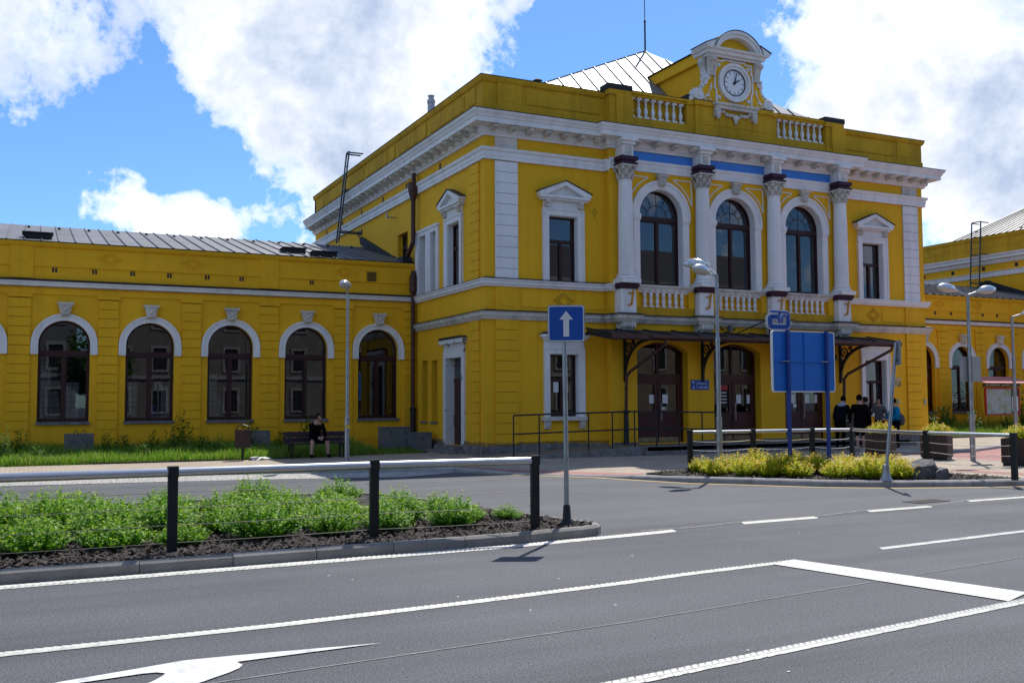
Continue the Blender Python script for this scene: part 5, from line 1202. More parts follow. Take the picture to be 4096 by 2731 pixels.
for k, (rr, p) in enumerate(ybr):
    cnt[rr] = cnt.get(rr, -1) + 1
    s_ = rg.uniform(.88, 1.12)
    o = inst('golden_bush', YB[k % 3], None, None, T(p.x, p.y, .115, rg.uniform(0, 6), s_))
    tag(o, 'golden bush in the corner bed, %s from the left, %s row' % (ORD[cnt[rr]], ('kerbside', 'second', 'middle', 'fourth', 'fence')[rr]), 'bush', 'golden bushes in the corner bed')

# ------------------------------------------------------------------ fences
def fence(label, posts, closed, wz, rr, pw, z1, zb, sag, rail_over=0):
    F_ = thing('guard_fence', label, 'fence', (posts[0][0], posts[0][1], zb))
    for i, (x, y) in enumerate(posts):
        q = posts[min(i + 1, len(posts) - 1)]; p = posts[max(i - 1, 0)]; a = math.atan2(q[1] - p[1], q[0] - p[0])
        me = MB().box(-pw / 2, pw / 2, -pw * .3, pw * .3, 0, z1 - zb).box(-pw / 2 - .003, pw / 2 + .003, -rr * 1.08, rr * 1.08, z1 - zb - rr * 2.2, z1 - zb + .012)
        mm = me.mesh('fence_post', ANT); inst('fence_post', mm, None, F_, T(x, y, zb, a))
    for (a, b) in zip(posts, posts[1:]):
        d = (Vector(b) - Vector(a)).normalized() * (pw / 2); a2 = Vector(a) + d; b2 = Vector(b) - d
        MB().tube([(a2.x, a2.y, z1 - rr - .005), (b2.x, b2.y, z1 - rr - .005)], rr, 14).build('rail', ALU, F_, True)
        for z in wz:
            pts = []
            for k in range(9):
                t_ = k / 8; p = a2.lerp(b2, t_); pts.append((p.x, p.y, z - sag * 4 * t_ * (1 - t_) * random.uniform(.8, 1.2)))
            MB().tube(pts, .0036 if sag < .02 else .0055, 5).build('wire', WIR if sag < .02 else STL, F_, True)
    return F_
fence('fence with thick steel top tube, black posts and wires along the island bed', [(-5.3, 10.98), (-3.08, 11.0), (-.86, 10.98), (1.36, 10.96), (3.57, 11.03), (5.57, 10.9)], False, (.74, .58, .40, .22), .046, .10, 1.0, .12, .006)
fence('fence with thin steel top tube, black posts and sagging wires behind the golden bushes', [(13.32, 18.42), (14.99, 18.3), (16.67, 18.2), (17.58, 17.85), (17.05, 15.2), (17.1, 13.16)], False, (.78, .58, .38), .036, .11, 1.02, .12, .035)

# ------------------------------------------------------------------ signs
CAMR = math.atan2(-.43503, .9004)
def rot_fn(x, y, a):
    ca, sa = math.cos(a), math.sin(a); return lambda s, z, d: (x + ca * s - sa * d, y + sa * s + ca * d, z)
def rrect(w_, z0, z1, r_, n=5):
    out = []
    for cx0, cz0, a0 in ((w_ - r_, z0 + r_, -90), (w_ - r_, z1 - r_, 0), (-w_ + r_, z1 - r_, 90), (-w_ + r_, z0 + r_, 180)):
        for k in range(n + 1): t_ = R(a0 + 90 * k / n); out.append((cx0 + r_ * math.cos(t_), cz0 + r_ * math.sin(t_)))
    return out
sp = thing('one_way_sign', 'square blue one-way sign with white up arrow on a grey post at the island tip', 'sign', (6.09, 11.04, .12))
MB().tube([(6.09, 11.04, .12), (6.075, 11.04, 2.80)], .031, 12).build('sign_post', STL, sp, True); MB().lathe([(.09, .12), (.085, .15), (.055, .19), (.045, .36), (.033, .38)], (6.09, 11.04, 0), 12).build('post_foot', PIPED, sp, True)
fs = rot_fn(6.075, 10.99, CAMR)
MB().prism(rrect(.235, 2.415, 2.885, .035), fs, 0, .02).build('sign_plate', SGR, sp); MB().prism(rrect(.225, 2.425, 2.875, .03), fs, -.004, .0).build('sign_border', SWH, sp); MB().prism(rrect(.213, 2.437, 2.863, .024), fs, -.007, -.003).build('sign_face', SBL, sp)
MB().prism([(-.036, 2.485), (.036, 2.485), (.036, 2.70), (.086, 2.70), (0, 2.81), (-.086, 2.70), (-.036, 2.70)], fs, -.010, -.006).build('arrow', SWH, sp)
bb = thing('board_sign', 'large blue sign board seen from behind on two blue posts in the corner bed', 'sign', (15.85, 17.55, .12))
fbk = front(17.5)
MB().prism([(a + 15.84, z) for a, z in rrect(.905, 1.88, 3.24, .06)], fbk, .0, .04).build('board_panel', SBK, bb); m_ = MB()
m_.ring([(a + 15.84, z) for a, z in rrect(.92, 1.865, 3.255, .07)], [(a + 15.84, z) for a, z in rrect(.895, 1.89, 3.23, .05)], fbk, -.012, .05); m_.build('board_edge', SWH, bb)
for x in (15.33, 16.47): MB().box(x - .035, x + .035, 17.41, 17.475, .1, 3.27).build('sign_post', SPO, bb)
MB().box(14.95, 16.73, 17.472, 17.497, 2.545, 2.575).box(15.84, 15.865, 17.475, 17.497, 1.9, 3.22).build('board_stiffener', SBK, bb)
for x in (15.24, 16.38): MB().box(x - .1, x + .1, 17.40, 17.42, 2.55, 2.57).build('clamp', STL, bb)
bs = thing('leaning_sign', 'grey sign post leaning to the right at the kerb, its plate seen edge-on', 'sign', (14.95, 14.33, .13))
MB().tube([(14.95, 14.33, .13), (15.33, 14.33, 2.80)], .034, 12).build('sign_post', STL, bs, True); MB().lathe([(.13, .12), (.10, .17), (.07, .28), (.06, .42), (.036, .44)], (14.97, 14.33, 0), 12).build('post_foot', STL, bs, True)
fe = rot_fn(15.36, 14.31, R(52)); MB().prism([(-.25, 2.36), (.25, 2.36), (.25, 2.84), (-.25, 2.84)], fe, -.012, .012).build('sign_plate', SGR, bs); MB().bar((15.30, 14.33, 2.72), (15.40, 14.36, 2.72), .03).bar((15.27, 14.33, 2.45), (15.38, 14.36, 2.45), .03).build('clamp', PIPED, bs)

# ------------------------------------------------------------------ street lamps
def m_head():
    mb = MB(); n = 14; prof = [(0, .02), (.03, .07), (.12, .125), (.28, .15), (.42, .135), (.54, .09), (.60, .03), (.62, .005)]
    for sgn, mi in ((1, 0), (-1, 1)):
        vs = []
        for l_, r_ in prof:
            for k in range(n + 1):
                t_ = math.pi * k / n; vs.append((l_, r_ * 1.05 * math.cos(t_), sgn * r_ * (.95 if sgn > 0 else .62) * math.sin(t_)))
        mb.add(vs, [(i * (n + 1) + k, i * (n + 1) + k + 1, (i + 1) * (n + 1) + k + 1, (i + 1) * (n + 1) + k) for i in range(len(prof) - 1) for k in range(n)], mi)
    mb.tube([(-.1, 0, 0), (.06, 0, 0)], .04, 10); return mb.mesh('lamp_head', [LSH, LENS], True)
ME_HEAD = m_head()
def lamp(label, x, y, top, arms, loc_z=.1):
    L = thing('street_lamp', label, 'lamp', (x, y, loc_z), 'steel street lamps')
    MB().tube([(x, y, loc_z), (x, y, 1.25)], .068, 14).lathe([(.068, 1.22), (.075, 1.24), (.06, 1.32)], (x, y, 0), 14).tube([(x, y, 1.3), (x, y, 3.05)], .052, 14).lathe([(.055, 3.02), (.058, 3.06), (.042, 3.12)], (x, y, 0), 14).tube([(x, y, 3.1), (x, y, top)], .04, 12).build('pole', STL, L, True)
    for (dx, dy, al, tilt) in arms:
        d = Vector((dx, dy, 0)).normalized(); e = Vector((x, y, top)) + d * al + Vector((0, 0, tilt))
        MB().tube([(x, y, top - .03), e + d * .02], .03, 10).build('arm', STL, L, True)
        inst('lamp_head', ME_HEAD, None, L, Matrix.Translation(e) @ Matrix.Rotation(math.atan2(dy, dx), 4, 'Z') @ Matrix.Rotation(-.10, 4, 'Y'))
    return L
lamp('single-headed steel street lamp beside the bench, in front of the left wing', 7.73, 26.25, 4.62, [(-.45, -.9, .12, .18)])
lamp('twin-headed steel street lamp in the corner bed, left of the blue board', 14.0, 18.25, 4.55, [(-.25, .72, .30, .26), (-.93, -.36, .34, .0)])
LR = lamp('twin-headed steel street lamp with sign plates, right of the planters', 21.99, 18.12, 4.43, [(-1, 0, .48, .08), (1, 0, .44, .10)])
for x, dy in ((21.86, .07), (22.16, -.05)):
    MB().box(x - .15, x + .15, 18.12 + dy - .012, 18.12 + dy + .012, 2.15, 2.80).build('sign_plate', SGR, LR)
lamp('steel street lamp at the right edge of the picture', 29.35, 22.48, 4.45, [(1, -.1, .5, .1)], .16)
tag(MB().prism([(-.06, 1.0), (.06, 1.0), (.06, 1.1), (-.06, 1.1)], rot_fn(7.73, 26.17, CAMR), 0, .004).build('sticker', YLP), 'small round yellow sticker on the pole of the lamp beside the bench', 'sticker')

# ------------------------------------------------------------------ planters
def planter(label, x, y, a, bl):
    P_ = thing('planter', label, 'planter', (0, 0, 0), 'brown slatted planters'); s_ = .33
    MB().box(-s_ + .02, s_ - .02, -s_ + .02, s_ - .02, 0, .60).build('planter_core', ANT, P_); MB().box(-s_ + .05, s_ - .05, -s_ + .05, s_ - .05, .0, .09).build('planter_base', ANT, P_)
    MB().ring(rect(-s_ - .005, s_ + .005, -s_ - .005, s_ + .005), rect(-s_ + .03, s_ - .03, -s_ + .03, s_ - .03), lambda p, q, d: (p, q, d), .62, .65).build('planter_rim', ANT, P_)
    MB().box(-s_ + .03, s_ - .03, -s_ + .03, s_ - .03, .58, .61).build('soil', SOIL, P_)
    sm = MB().box(-.017, .017, -.010, .010, .07, .625).mesh('slat', WDS)
    for sd_ in range(4):
        for k in range(14):
            t_ = -s_ + .025 + k * (2 * s_ - .05) / 13; c_ = [(t_, -s_), (s_, t_), (t_, s_), (-s_, t_)][sd_]
            inst('slat', sm, None, P_, Matrix.Translation((c_[0], c_[1], 0)) @ Matrix.Rotation(sd_ * math.pi / 2, 4, 'Z'))
    fo = inst('planter_foliage', YB[1], None, P_, T(0, 0, .56, 1.0, 1.05)); inst('planter_foliage', YB[2], None, P_, T(.15, -.12, .56, 2.0, .8))
    P_.location = (x, y, .10); P_.rotation_euler = (0, 0, R(a)); return P_
planter('brown slatted planter with yellow shrub in front of the standing people', 21.5, 20.75, 29, 0); planter('brown slatted planter with yellow shrub, middle one between people and twin lamp', 21.75, 19.05, 29, 0); planter('brown slatted planter cut by the right edge of the picture', 21.45, 16.35, 25, 0)

# boulder: two angular lumps grown together
def lump(pts): 
    bm = bmesh.new()
    for p in pts: bm.verts.new(p)
    bmesh.ops.convex_hull(bm, input=bm.verts); bmesh.ops.delete(bm, geom=[v for v in bm.verts if not v.link_faces], context='VERTS'); bm.verts.ensure_lookup_table(); bm.verts.index_update()
    V_ = [tuple(v.co) for v in bm.verts]; F_ = [tuple(v.index for v in f.verts) for f in bm.faces]; bm.free(); return V_, F_
bo = MB(); bo.add(*lump([(-.50, -.2, -.05), (.2, -.3, -.05), (.3, .2, -.05), (-.4, .3, -.05), (-.46, -.1, .26), (-.30, -.22, .30), (.08, -.24, .36), (.16, .0, .46), (-.02, .2, .48), (-.36, .2, .36), (.26, .1, .34), (.24, -.18, .2)]))
bo.add(*lump([(.0, -.44, -.05), (.36, -.36, -.05), (.48, .0, -.05), (.1, .1, -.05), (.06, -.38, .18), (.16, -.34, .24), (.36, -.28, .26), (.46, -.08, .24), (.3, .04, .28), (.42, -.3, .12)]))
bm = bmesh.new(); bm.from_mesh(bo.mesh('tmp', ROCK)); rg2 = random.Random(4)
bmesh.ops.subdivide_edges(bm, edges=bm.edges, cuts=2, use_grid_fill=True)
for v in bm.verts: v.co += Vector((rg2.uniform(-.012, .012), rg2.uniform(-.012, .012), rg2.uniform(-.012, .012)))
me = bpy.data.meshes.new('boulder'); bm.to_mesh(me); bm.free(); me.materials.append(ROCK)
o = inst('boulder', me, None, None, T(16.08, 14.35, .10, R(-24), .85)); tag(o, 'grey angular boulder at the right end of the golden bushes', 'boulder')

# ------------------------------------------------------------------ bench, bin, concrete blocks, cabinets, litter
bn = thing('bench', 'dark plum slatted bench with a man on it, in front of the left wing', 'bench', (7.53, 28.6, .1))
for z0, z1 in ((.56, .68), (.70, .85)): MB().box(6.62, 8.45, 28.88 + (z0 - .5) * .15, 28.92 + (z0 - .5) * .15, z0, z1).build('backrest_slat', BNS, bn)
for y in (28.42, 28.55, 28.68): MB().box(6.62, 8.45, y, y + .115, .50, .54).build('seat_slat', BNS, bn)
for x in (6.78, 8.28): MB().bar((x, 28.45, .10), (x, 28.45, .50), .05).bar((x, 28.82, .10), (x, 28.94, .86), .05).bar((x, 28.42, .48), (x, 28.86, .48), .05).build('leg_frame', ANT, bn)
wb = thing('litter_bin', 'brown slatted litter bin on a post in the grass', 'bin', (5.37, 28.4, .1))
MB().box(5.34, 5.40, 28.37, 28.43, .08, .5).build('post', ANT, wb); MB().box(5.20, 5.54, 28.24, 28.56, .46, .93).build('bin_liner', ANT, wb)
for k in range(9): MB().box(5.175 + k * .044, 5.205 + k * .044, 28.222, 28.24, .45, .96).build('slat', WDS, wb); MB().box(5.18, 5.198, 28.23 + k * .038, 28.256 + k * .038, .45, .96).build('slat', WDS, wb)
MB().tube([(5.2, 28.4, .96), (5.22, 28.4, 1.04), (5.37, 28.4, 1.09), (5.52, 28.4, 1.04), (5.54, 28.4, .96)], .014, 6).build('bin_handle', ANT, wb)
for lb, x0, x1, y, loops in (('weathered concrete block with two steel lifting loops in the grass', .92, 1.68, 31.6, 1), ('concrete block behind the litter bin, half hidden by weeds', 6.0, 6.8, 31.9, 0)):
    bk = thing('concrete_block', lb, 'block', ((x0 + x1) / 2, y, .05)); MB().box(x0, x1, y - .4, y + .4, .05, .83).build('block_body', CON, bk); MB().box(x0 + .2, x1 - .2, y - .41, y - .395, .33, .68).build('block_recess', CON, bk)
    if loops:
        for x in (x0 + .3, x0 + .5): MB().tube([(x - .06 + .12 * k / 6, y, .83 + .11 * math.sin(math.pi * k / 6)) for k in range(7)], .01, 6).build('lifting_loop', PIPED, bk)
for lb, x0, x1, y0, y1, z in (('large grey electrical cabinet against the left wing wall', 10.42, 11.36, 31.3, 31.8, .86), ('small grey electrical cabinet in the corner beside the downpipe', 11.28, 11.92, 30.75, 31.3, .68)):
    eb = thing('electrical_cabinet', lb, 'cabinet', ((x0 + x1) / 2, y0, .08), 'grey electrical cabinets'); MB().box(x0, x1, y0, y1, .06, z).box(x0 - .02, x1 + .02, y0 - .03, y1, z, z + .03).build('cabinet_body', EBX, eb)
    n = 2 if x1 - x0 > .8 else 1
    for k in range(n):
        a = x0 + .03 + k * (x1 - x0) / n; MB().box(a, a + (x1 - x0) / n - .06, y0 - .012, y0, .14, z - .03).build('cabinet_door', EBX, eb); MB().box(a + .25, a + .28, y0 - .03, y0 - .01, z - .2, z - .1).build('lock', PIPED, eb)
pp = MB(); rg3 = random.Random(9)
for k in range(9):
    x, y = 5.85 + rg3.uniform(-.22, .22), 28.25 + rg3.uniform(-.12, .12); a = rg3.uniform(0, 3); u = Vector((math.cos(a), math.sin(a), rg3.uniform(-.4, .4))) * .16; v = Vector((-math.sin(a), math.cos(a), rg3.uniform(-.2, .6))) * .1; p = Vector((x, y, .15))
    pp.add([p - u - v, p + u - v * .7, p + u * .6 + v, p - u * .8 + v * .8], [(0, 1, 2, 3)])
tag(pp.build('paper_litter', PAP), 'crumpled white paper litter at the grass edge beside the bin', 'litter')
st = thing('wall_bench', 'dark seat on pale stone feet against the wall right of the entrance doors', 'seat', (26.0, 26.3, .33))
MB().box(25.5, 26.4, 26.15, 26.7, .80, .86).build('seat', ANT, st); MB().box(25.5, 26.4, 26.66, 26.72, .86, 1.2).build('backrest', ANT, st); MB().box(25.7, 25.9, 26.2, 26.6, .33, .80).build('foot', CON, st); MB().box(26.1, 26.3, 26.2, 26.6, .33, .80).build('foot', CON, st)
# map board
mp = thing('map_board', 'town map board with red frame and yellow tube legs before the right wing', 'map board', (39.6, 31, .1)); FM = front(31.0)
def _map(q):
    b = q.n('ShaderNodeBsdfPrincipled'); b.inputs['Roughness'].default_value = .35
    pos = q.n('ShaderNodeNewGeometry').outputs['Position']; c = q.ramp(q.noise(pos, 3.2, 9, .7), [(.38, (.30, .33, .16)), (.5, (.42, .42, .36)), (.6, (.45, .47, .52))]); q.l(c, b.inputs['Base Color']); return b.outputs[0]
MPM = special('printed_map', _map)
m_ = MB(); m_.ring(rect(38.5, 40.75, 1.0, 2.24), rect(38.57, 40.68, 1.06, 2.18), FM, -.05, .03); m_.build('map_frame', SRD, mp); fb(MB(), FM, 38.57, 40.2, 1.06, 2.18, -.02, .02).build('map_print', MPM, mp); fb(MB(), FM, 40.2, 40.68, 1.06, 2.18, -.02, .02).build('map_legend', mat('map_green', (.03, .10, .06), .5), mp); fb(MB(), FM, 40.26, 40.66, 1.18, 1.85, -.026, -.019).build('legend_sheet', PAP, mp)
fb(MB(), FM, 38.4, 40.85, 2.30, 2.42, -.03, .03).build('title_board', mat('title_grey', (.12, .12, .11), .6), mp)
for k in range(14): fb(MB(), FM, 38.62 + k * .11, 38.69 + k * .11, 2.335, 2.385, -.036, -.029).build('title_letter', SWH, mp) if k not in (1, 8) else None
MB().prism([(-.55, 2.42), (.45, 2.72), (.45, 2.75), (-.55, 2.45)], lambda a, z, d: (39.55 + d, 31.1 + a, z), -1.5, 1.5).build('roof_sheet', PNK, mp)
MB().tube([(38.62, 31.04, .1), (38.35, 31.04, 1.9), (38.38, 31.04, 2.18), (38.55, 31.04, 2.28), (40.6, 31.04, 2.28), (40.85, 31.04, 2.18), (40.9, 31.04, 1.9), (40.6, 31.04, .1)], .035, 8).tube([(38.95, 30.7, .1), (39.55, 30.9, .95), (39.75, 30.95, .97), (39.95, 30.95, .9), (40.1, 31.0, .1)], .035, 8).build('tube_frame', YLP, mp, True)

# ------------------------------------------------------------------ grass and weeds
def grass(name, label, n, area, seed, hmin, hmax, zb=.09):
    rg = random.Random(seed); V_, F_ = [], []
    x0, x1, yf, y1 = area
    for k in range(n):
        x = rg.uniform(x0, x1); ye = yf(x); t_ = rg.random() ** 1.3; y = ye + (y1 - ye) * t_
        cl = .6 + .4 * math.sin(x * 2.3 + math.sin(y * 3.1) * 1.7) * math.sin(y * 2.7 + x)
        h = (hmin + (hmax - hmin) * (t_ * .75 + .25 * rg.random())) * (.55 + cl * .6) * rg.uniform(.6, 1.25); a = rg.uniform(0, 6.283); w_ = rg.uniform(.005, .011)
        u = Vector((math.cos(a) * w_, math.sin(a) * w_, 0)); b = rg.uniform(0, 6.283); ln = Vector((math.cos(b), math.sin(b), 0)) * h * rg.uniform(.1, .7); p = Vector((x, y, zb))
        i = len(V_); V_ += [p - u, p + u, p + ln * .35 + Vector((0, 0, h * .65)) + u * .7, p + ln * .35 + Vector((0, 0, h * .65)) - u * .7, p + ln + Vector((0, 0, h))]; F_ += [(i, i + 1, i + 2, i + 3), (i + 3, i + 2, i + 4)]
    me = bpy.data.meshes.new(name); me.from_pydata([tuple(v) for v in V_], [], F_); me.materials.append(GRS); o = bpy.data.objects.new(name, me); COL.objects.link(o); tag(o, label, None, None, 'stuff')
gl = lambda x: 28.55 + max(0, x - 6) * .22 if x < 11.4 else 29.7
sheet('verge', [(-12, 28.7), (-.7, 28.9), (2.4, 28.5), (6.5, 28.7), (9.9, 29.8), (11.4, 29.8), (11.4, 33), (-12, 33)], .108, mat('grassy_soil', (.05, .075, .02), .95, 0, .3, 4))
sheet('verge', [(30.6, 28.2), (33.5, 28.5), (38, 29.0), (60, 29.4), (60, 33), (30.6, 33)], .17, mat('grassy_soil', (.05, .075, .02)))
MB().sweep([(-.04, 0), (-.04, .14), (.02, .14), (.02, 0)], [(-12, 28.7), (-.7, 28.87), (2.4, 28.47), (6.5, 28.67), (9.9, 29.77), (11.4, 29.77)]).build('verge_edging', FLS)['kind'] = 'structure'
MB().sweep([(-.04, 0), (-.04, .22), (.02, .22), (.02, 0)], [(30.6, 28.17), (33.5, 28.47), (38, 28.97), (60, 29.37)]).build('verge_edging', FLS)['kind'] = 'structure'
grass('grass', 'long green grass before the left wing', 38000, (-3.2, 9.6, gl, 32.9), 3, .20, .55)
grass('grass', 'thin grass in the shaded corner beside the cabinets', 2500, (9.6, 11.3, gl, 31.2), 5, .06, .2)
grass('grass', 'long green grass before the right wing', 16000, (30.7, 47, lambda x: 28.6 + (x - 31) * .06, 32.9), 4, .25, .75, .16)
WD = [bush_mesh('tall_weed', 70 + k, .30, .85 + .2 * k, 16, 26, .13, .034, LFW, 2.) for k in range(3)]
WL = ((2.55, 31.8, .95, .1), (3.3, 31.6, .8, .1), (4.25, 32.0, 1.15, .1), (4.6, 30.6, .9, .1), (5.0, 29.9, .7, .1), (6.0, 31.0, 1.0, .1), (6.5, 32.3, 1.2, .1), (8.1, 32.3, 1.15, .1), (-.6, 29.6, .8, .1), (.15, 29.5, .7, .1), (-.2, 30.4, .9, .1), (1.95, 30.2, .75, .1), (2.9, 29.6, .65, .1), (3.75, 30.9, .9, .1), (5.6, 29.2, .6, .1), (7.2, 31.6, 1.0, .1),
                                   (33.2, 31.2, 1.7, .16), (34.6, 31.6, 1.5, .16), (35.8, 31.0, 1.8, .16), (37.0, 31.8, 1.3, .16), (41.6, 31.5, 1.7, .16), (42.6, 30.8, 1.6, .16), (38.9, 30.2, 1.0, .16), (32.2, 30.3, 1.4, .16), (34.0, 29.9, 1.2, .16), (36.2, 29.8, 1.1, .16))
WR = {x: i for g_ in ([q[0] for q in WL if q[0] < 20], [q[0] for q in WL if q[0] > 20]) for i, x in enumerate(sorted(g_))}
for k, (x, y, s_, z) in enumerate(WL):
    o = inst('tall_weed', WD[k % 3], None, None, T(x, y, z, k, s_)); sd_ = 'left' if x < 20 else 'right'
    tag(o, 'tall leafy weed by the %s wing wall, %s from the left' % (sd_, ORD[WR[x]]), 'weed', 'weeds by the station walls')

# ------------------------------------------------------------------ people
def human(name, label, J, E_, mats, loc, rz, hair, hairm, look=0., long=False, sc_=1.):
    names = list(J); vs = [J[n][0] for n in names]; ed = [(names.index(a), names.index(b)) for a, b, c_ in E_]
    me = bpy.data.meshes.new('skel'); me.from_pydata(vs, ed, []); o = bpy.data.objects.new('skel', me); COL.objects.link(o)
    o.modifiers.new('skin', 'SKIN')
    for i, n in enumerate(names):
        s = me.skin_vertices[0].data[i]; r_ = J[n][1]; s.radius = r_ if isinstance(r_, tuple) else (r_, r_); s.use_root = (n == 'pelvis')
    ss = o.modifiers.new('sub', 'SUBSURF'); ss.levels = 2; ss.render_levels = 2
    bpy.context.view_layer.update(); dg_ = bpy.context.evaluated_depsgraph_get(); m2 = bpy.data.meshes.new_from_object(o.evaluated_get(dg_)); bpy.data.objects.remove(o)
    m2.name = 'person'; m2.materials.clear(); cats = []
    for c_ in mats: m2.materials.append(mats[c_]); cats.append(c_)
    segs = [(Vector(J[a][0]), Vector(J[b][0]), cats.index(c_)) for a, b, c_ in E_]
    for p in m2.polygons:
        best = 9; p.use_smooth = True
        for a, b, ci in segs:
            d = b - a; t_ = max(0, min(1, (p.center - a).dot(d) / max(1e-6, d.dot(d)))); q = (p.center - a - d * t_).length
            if q < best: best = q; p.material_index = ci
    po = bpy.data.objects.new('person', m2); COL.objects.link(po); tag(po, label, 'person', 'people outside the station'); WM[po.name] = Matrix.Identity(4)
    hd = Vector(J['head'][0]); cr_ = Vector(J['crown'][0])
    hm = MB(); hm.ball((hd.x, hd.y + .012, hd.z + .035), .088, .104, .112, 14, 10)
    if long: hm.ball((hd.x, hd.y + .04, hd.z - .06), .098, .085, .17, 12, 9)
    h_ = hm.build('hair', hairm, po, True)
    # cut the face side of the hair
    bm = bmesh.new(); bm.from_mesh(h_.data); fd = Vector((math.sin(look), -math.cos(look), 0))
    bmesh.ops.delete(bm, geom=[v for v in bm.verts if (v.co - hd).dot(fd) > .035 and v.co.z < hd.z + .062], context='VERTS'); bm.to_mesh(h_.data); bm.free()
    fm = MB(); rt = Vector((-fd.y, fd.x, 0))
    for s in (-1, 1):
        e = hd + fd * .088 + rt * s * .032 + Vector((0, 0, .01)); fm.ball(tuple(e), .011, .011, .007, 6, 4); fm.bar(e + Vector((0, 0, .022)) - rt * .015, e + Vector((0, 0, .022)) + rt * .015, .006)
    l_ = hd + fd * .088 + Vector((0, 0, -.062)); fm.bar(l_ - rt * .022, l_ + rt * .022, .009, .01)
    fm.build('face_features', mat('face_dark', (.10, .035, .03), .6), po)
    po.location = loc; po.rotation_euler = (0, 0, rz); po.scale = (sc_,) * 3; return po
def stand(lean=0., armL=None, armR=None, fat=1., hs=0., legs=.09):
    L = lambda z: -lean * max(0, z - .95)
    J = {'pelvis': ((0, 0, .95), (.155 * fat, .115 * fat)), 'waist': ((0, L(1.12), 1.12), (.15 * fat, .11 * fat)), 'chest': ((0, L(1.33), 1.32), (.175 * fat, .12 * fat)), 'neckb': ((0, L(1.46), 1.45), (.10, .085)), 'neck': ((0, L(1.52) - .01, 1.52), .056), 'head': ((0, L(1.63) - .03, 1.63), (.082, .095)), 'crown': ((0, L(1.7) - .02, 1.72), .055), 'nose': ((.093 * math.sin(hs), L(1.63) - .03 - .103 * math.cos(hs), 1.625), .016), 'chin': ((.06 * math.sin(hs), L(1.6) - .03 - .06 * math.cos(hs), 1.555), .035)}
    E_ = [('pelvis', 'waist', 'top'), ('waist', 'chest', 'top'), ('chest', 'neckb', 'top'), ('neckb', 'neck', 'skin'), ('neck', 'head', 'skin'), ('head', 'crown', 'skin'), ('head', 'nose', 'skin'), ('neck', 'chin', 'skin')]
    for s, arm in ((-1, armL), (1, armR)):
        k = 'LR'[s > 0]; arm = arm or ((s * .27, .0, 1.14), (s * .29, -.08, .90)); ew, wr = Vector(arm[0]), Vector(arm[1]); d = (wr - ew).normalized(); pl_ = wr + d * .07
        J.update({'sh' + k: ((s * .175 * fat, L(1.41), 1.40), .075 * fat), 'el' + k: (tuple(ew), .055 * fat), 'wr' + k: (tuple(wr), .034), 'pa' + k: (tuple(pl_), (.040, .024))})
        E_ += [('chest', 'sh' + k, 'top'), ('sh' + k, 'el' + k, 'top'), ('el' + k, 'wr' + k, 'top'), ('wr' + k, 'pa' + k, 'skin')]
        sd_ = d.cross(Vector((0, 1, 0))); sd_ = sd_.normalized() if sd_.length > .1 else Vector((1, 0, 0))
        for f_, (off_, ln) in enumerate(((-.027, .062), (-.009, .078), (.010, .074), (.027, .056))):
            J['f%d%s' % (f_, k)] = (tuple(pl_ + d * ln + sd_ * off_ + Vector((0, -.012, -.008))), .0085); E_.append(('pa' + k, 'f%d%s' % (f_, k), 'skin'))
        J['th' + k] = (tuple(wr + d * .055 - sd_ * .05 + Vector((0, -.02, 0))), .0095); E_.append(('wr' + k, 'th' + k, 'skin'))
        J.update({'hip' + k: ((s * .095, 0, .88), .098 * fat), 'kn' + k: ((s * (legs + .01), -.02, .49), .066), 'an' + k: ((s * (legs + .02), .02, .10), .042), 'to' + k: ((s * (legs + .035), -.13, .045), (.042, .036))})
        E_ += [('pelvis', 'hip' + k, 'low'), ('hip' + k, 'kn' + k, 'low'), ('kn' + k, 'an' + k, 'shin'), ('an' + k, 'to' + k, 'shoe')]
    return J, E_
BK_ = cloth('black', (.008, .008, .009)); NV = cloth('navy', (.012, .014, .022)); GY = cloth('grey_knit', (.13, .125, .14)); TQ = cloth('turquoise', (.01, .22, .42)); WS = cloth('white_shoe', (.55, .55, .56)); LL = cloth('lilac', (.42, .40, .52)); HB = cloth('dark_hair', (.012, .009, .008)); HBR = cloth('brown_hair', (.03, .018, .012))
def mts(t_, l_, s_, sh): return {'skin': SKN, 'top': t_, 'low': l_, 'shin': s_, 'shoe': sh}
# seated man
J, E_ = stand(hs=.9)
up = lambda p: p
for n in list(J):
    (x, y, z), r_ = J[n]
    if n[:-1] in ('hip', 'kn', 'an', 'to'): continue
    dz = z - .95; J[n] = ((x, y - dz * .42 - .0, .56 + dz * .90), r_)
for s, k in ((-1, 'L'), (1, 'R')):
    J['hip' + k] = ((s * .10, -.06, .54), .10); J['kn' + k] = ((s * .22, -.46, .52), .068); J['an' + k] = ((s * .25, -.44, .11), .045); J['to' + k] = ((s * .27, -.60, .05), (.045, .038))
    J['el' + k] = ((s * .21, -.34, .66), .056); J['wr' + k] = ((s * .06, -.52, .60), .036); pl_ = Vector((s * .02, -.565, .565)); J['pa' + k] = (tuple(pl_), (.038, .026))
    for f_, (off_, ln) in enumerate(((-.02, .05), (-.005, .06), (.01, .055), (.022, .045))): J['f%d%s' % (f_, k)] = (tuple(pl_ + Vector((-s * ln * .75, -.02, off_ - .02))), .009)
    J['th' + k] = (tuple(pl_ + Vector((-s * .02, -.02, .045))), .0095)
human('person', 'man in black hoodie and dark shorts sitting bent forward on the bench', J, E_, mts(BK_, NV, SKN, BK_), (7.45, 28.62, .09), .1, None, HBR, .9)
J, E_ = stand(0, ((-.30, -.05, 1.15), (-.24, -.26, 1.0)), ((.30, -.05, 1.15), (.24, -.26, 1.0)), 1.22)
human('person', 'tall man in a wide black jacket standing with his back to the street', J, E_, mts(BK_, BK_, SKN, WS), (23.35, 23.35, .10), math.pi - .2, None, HB)
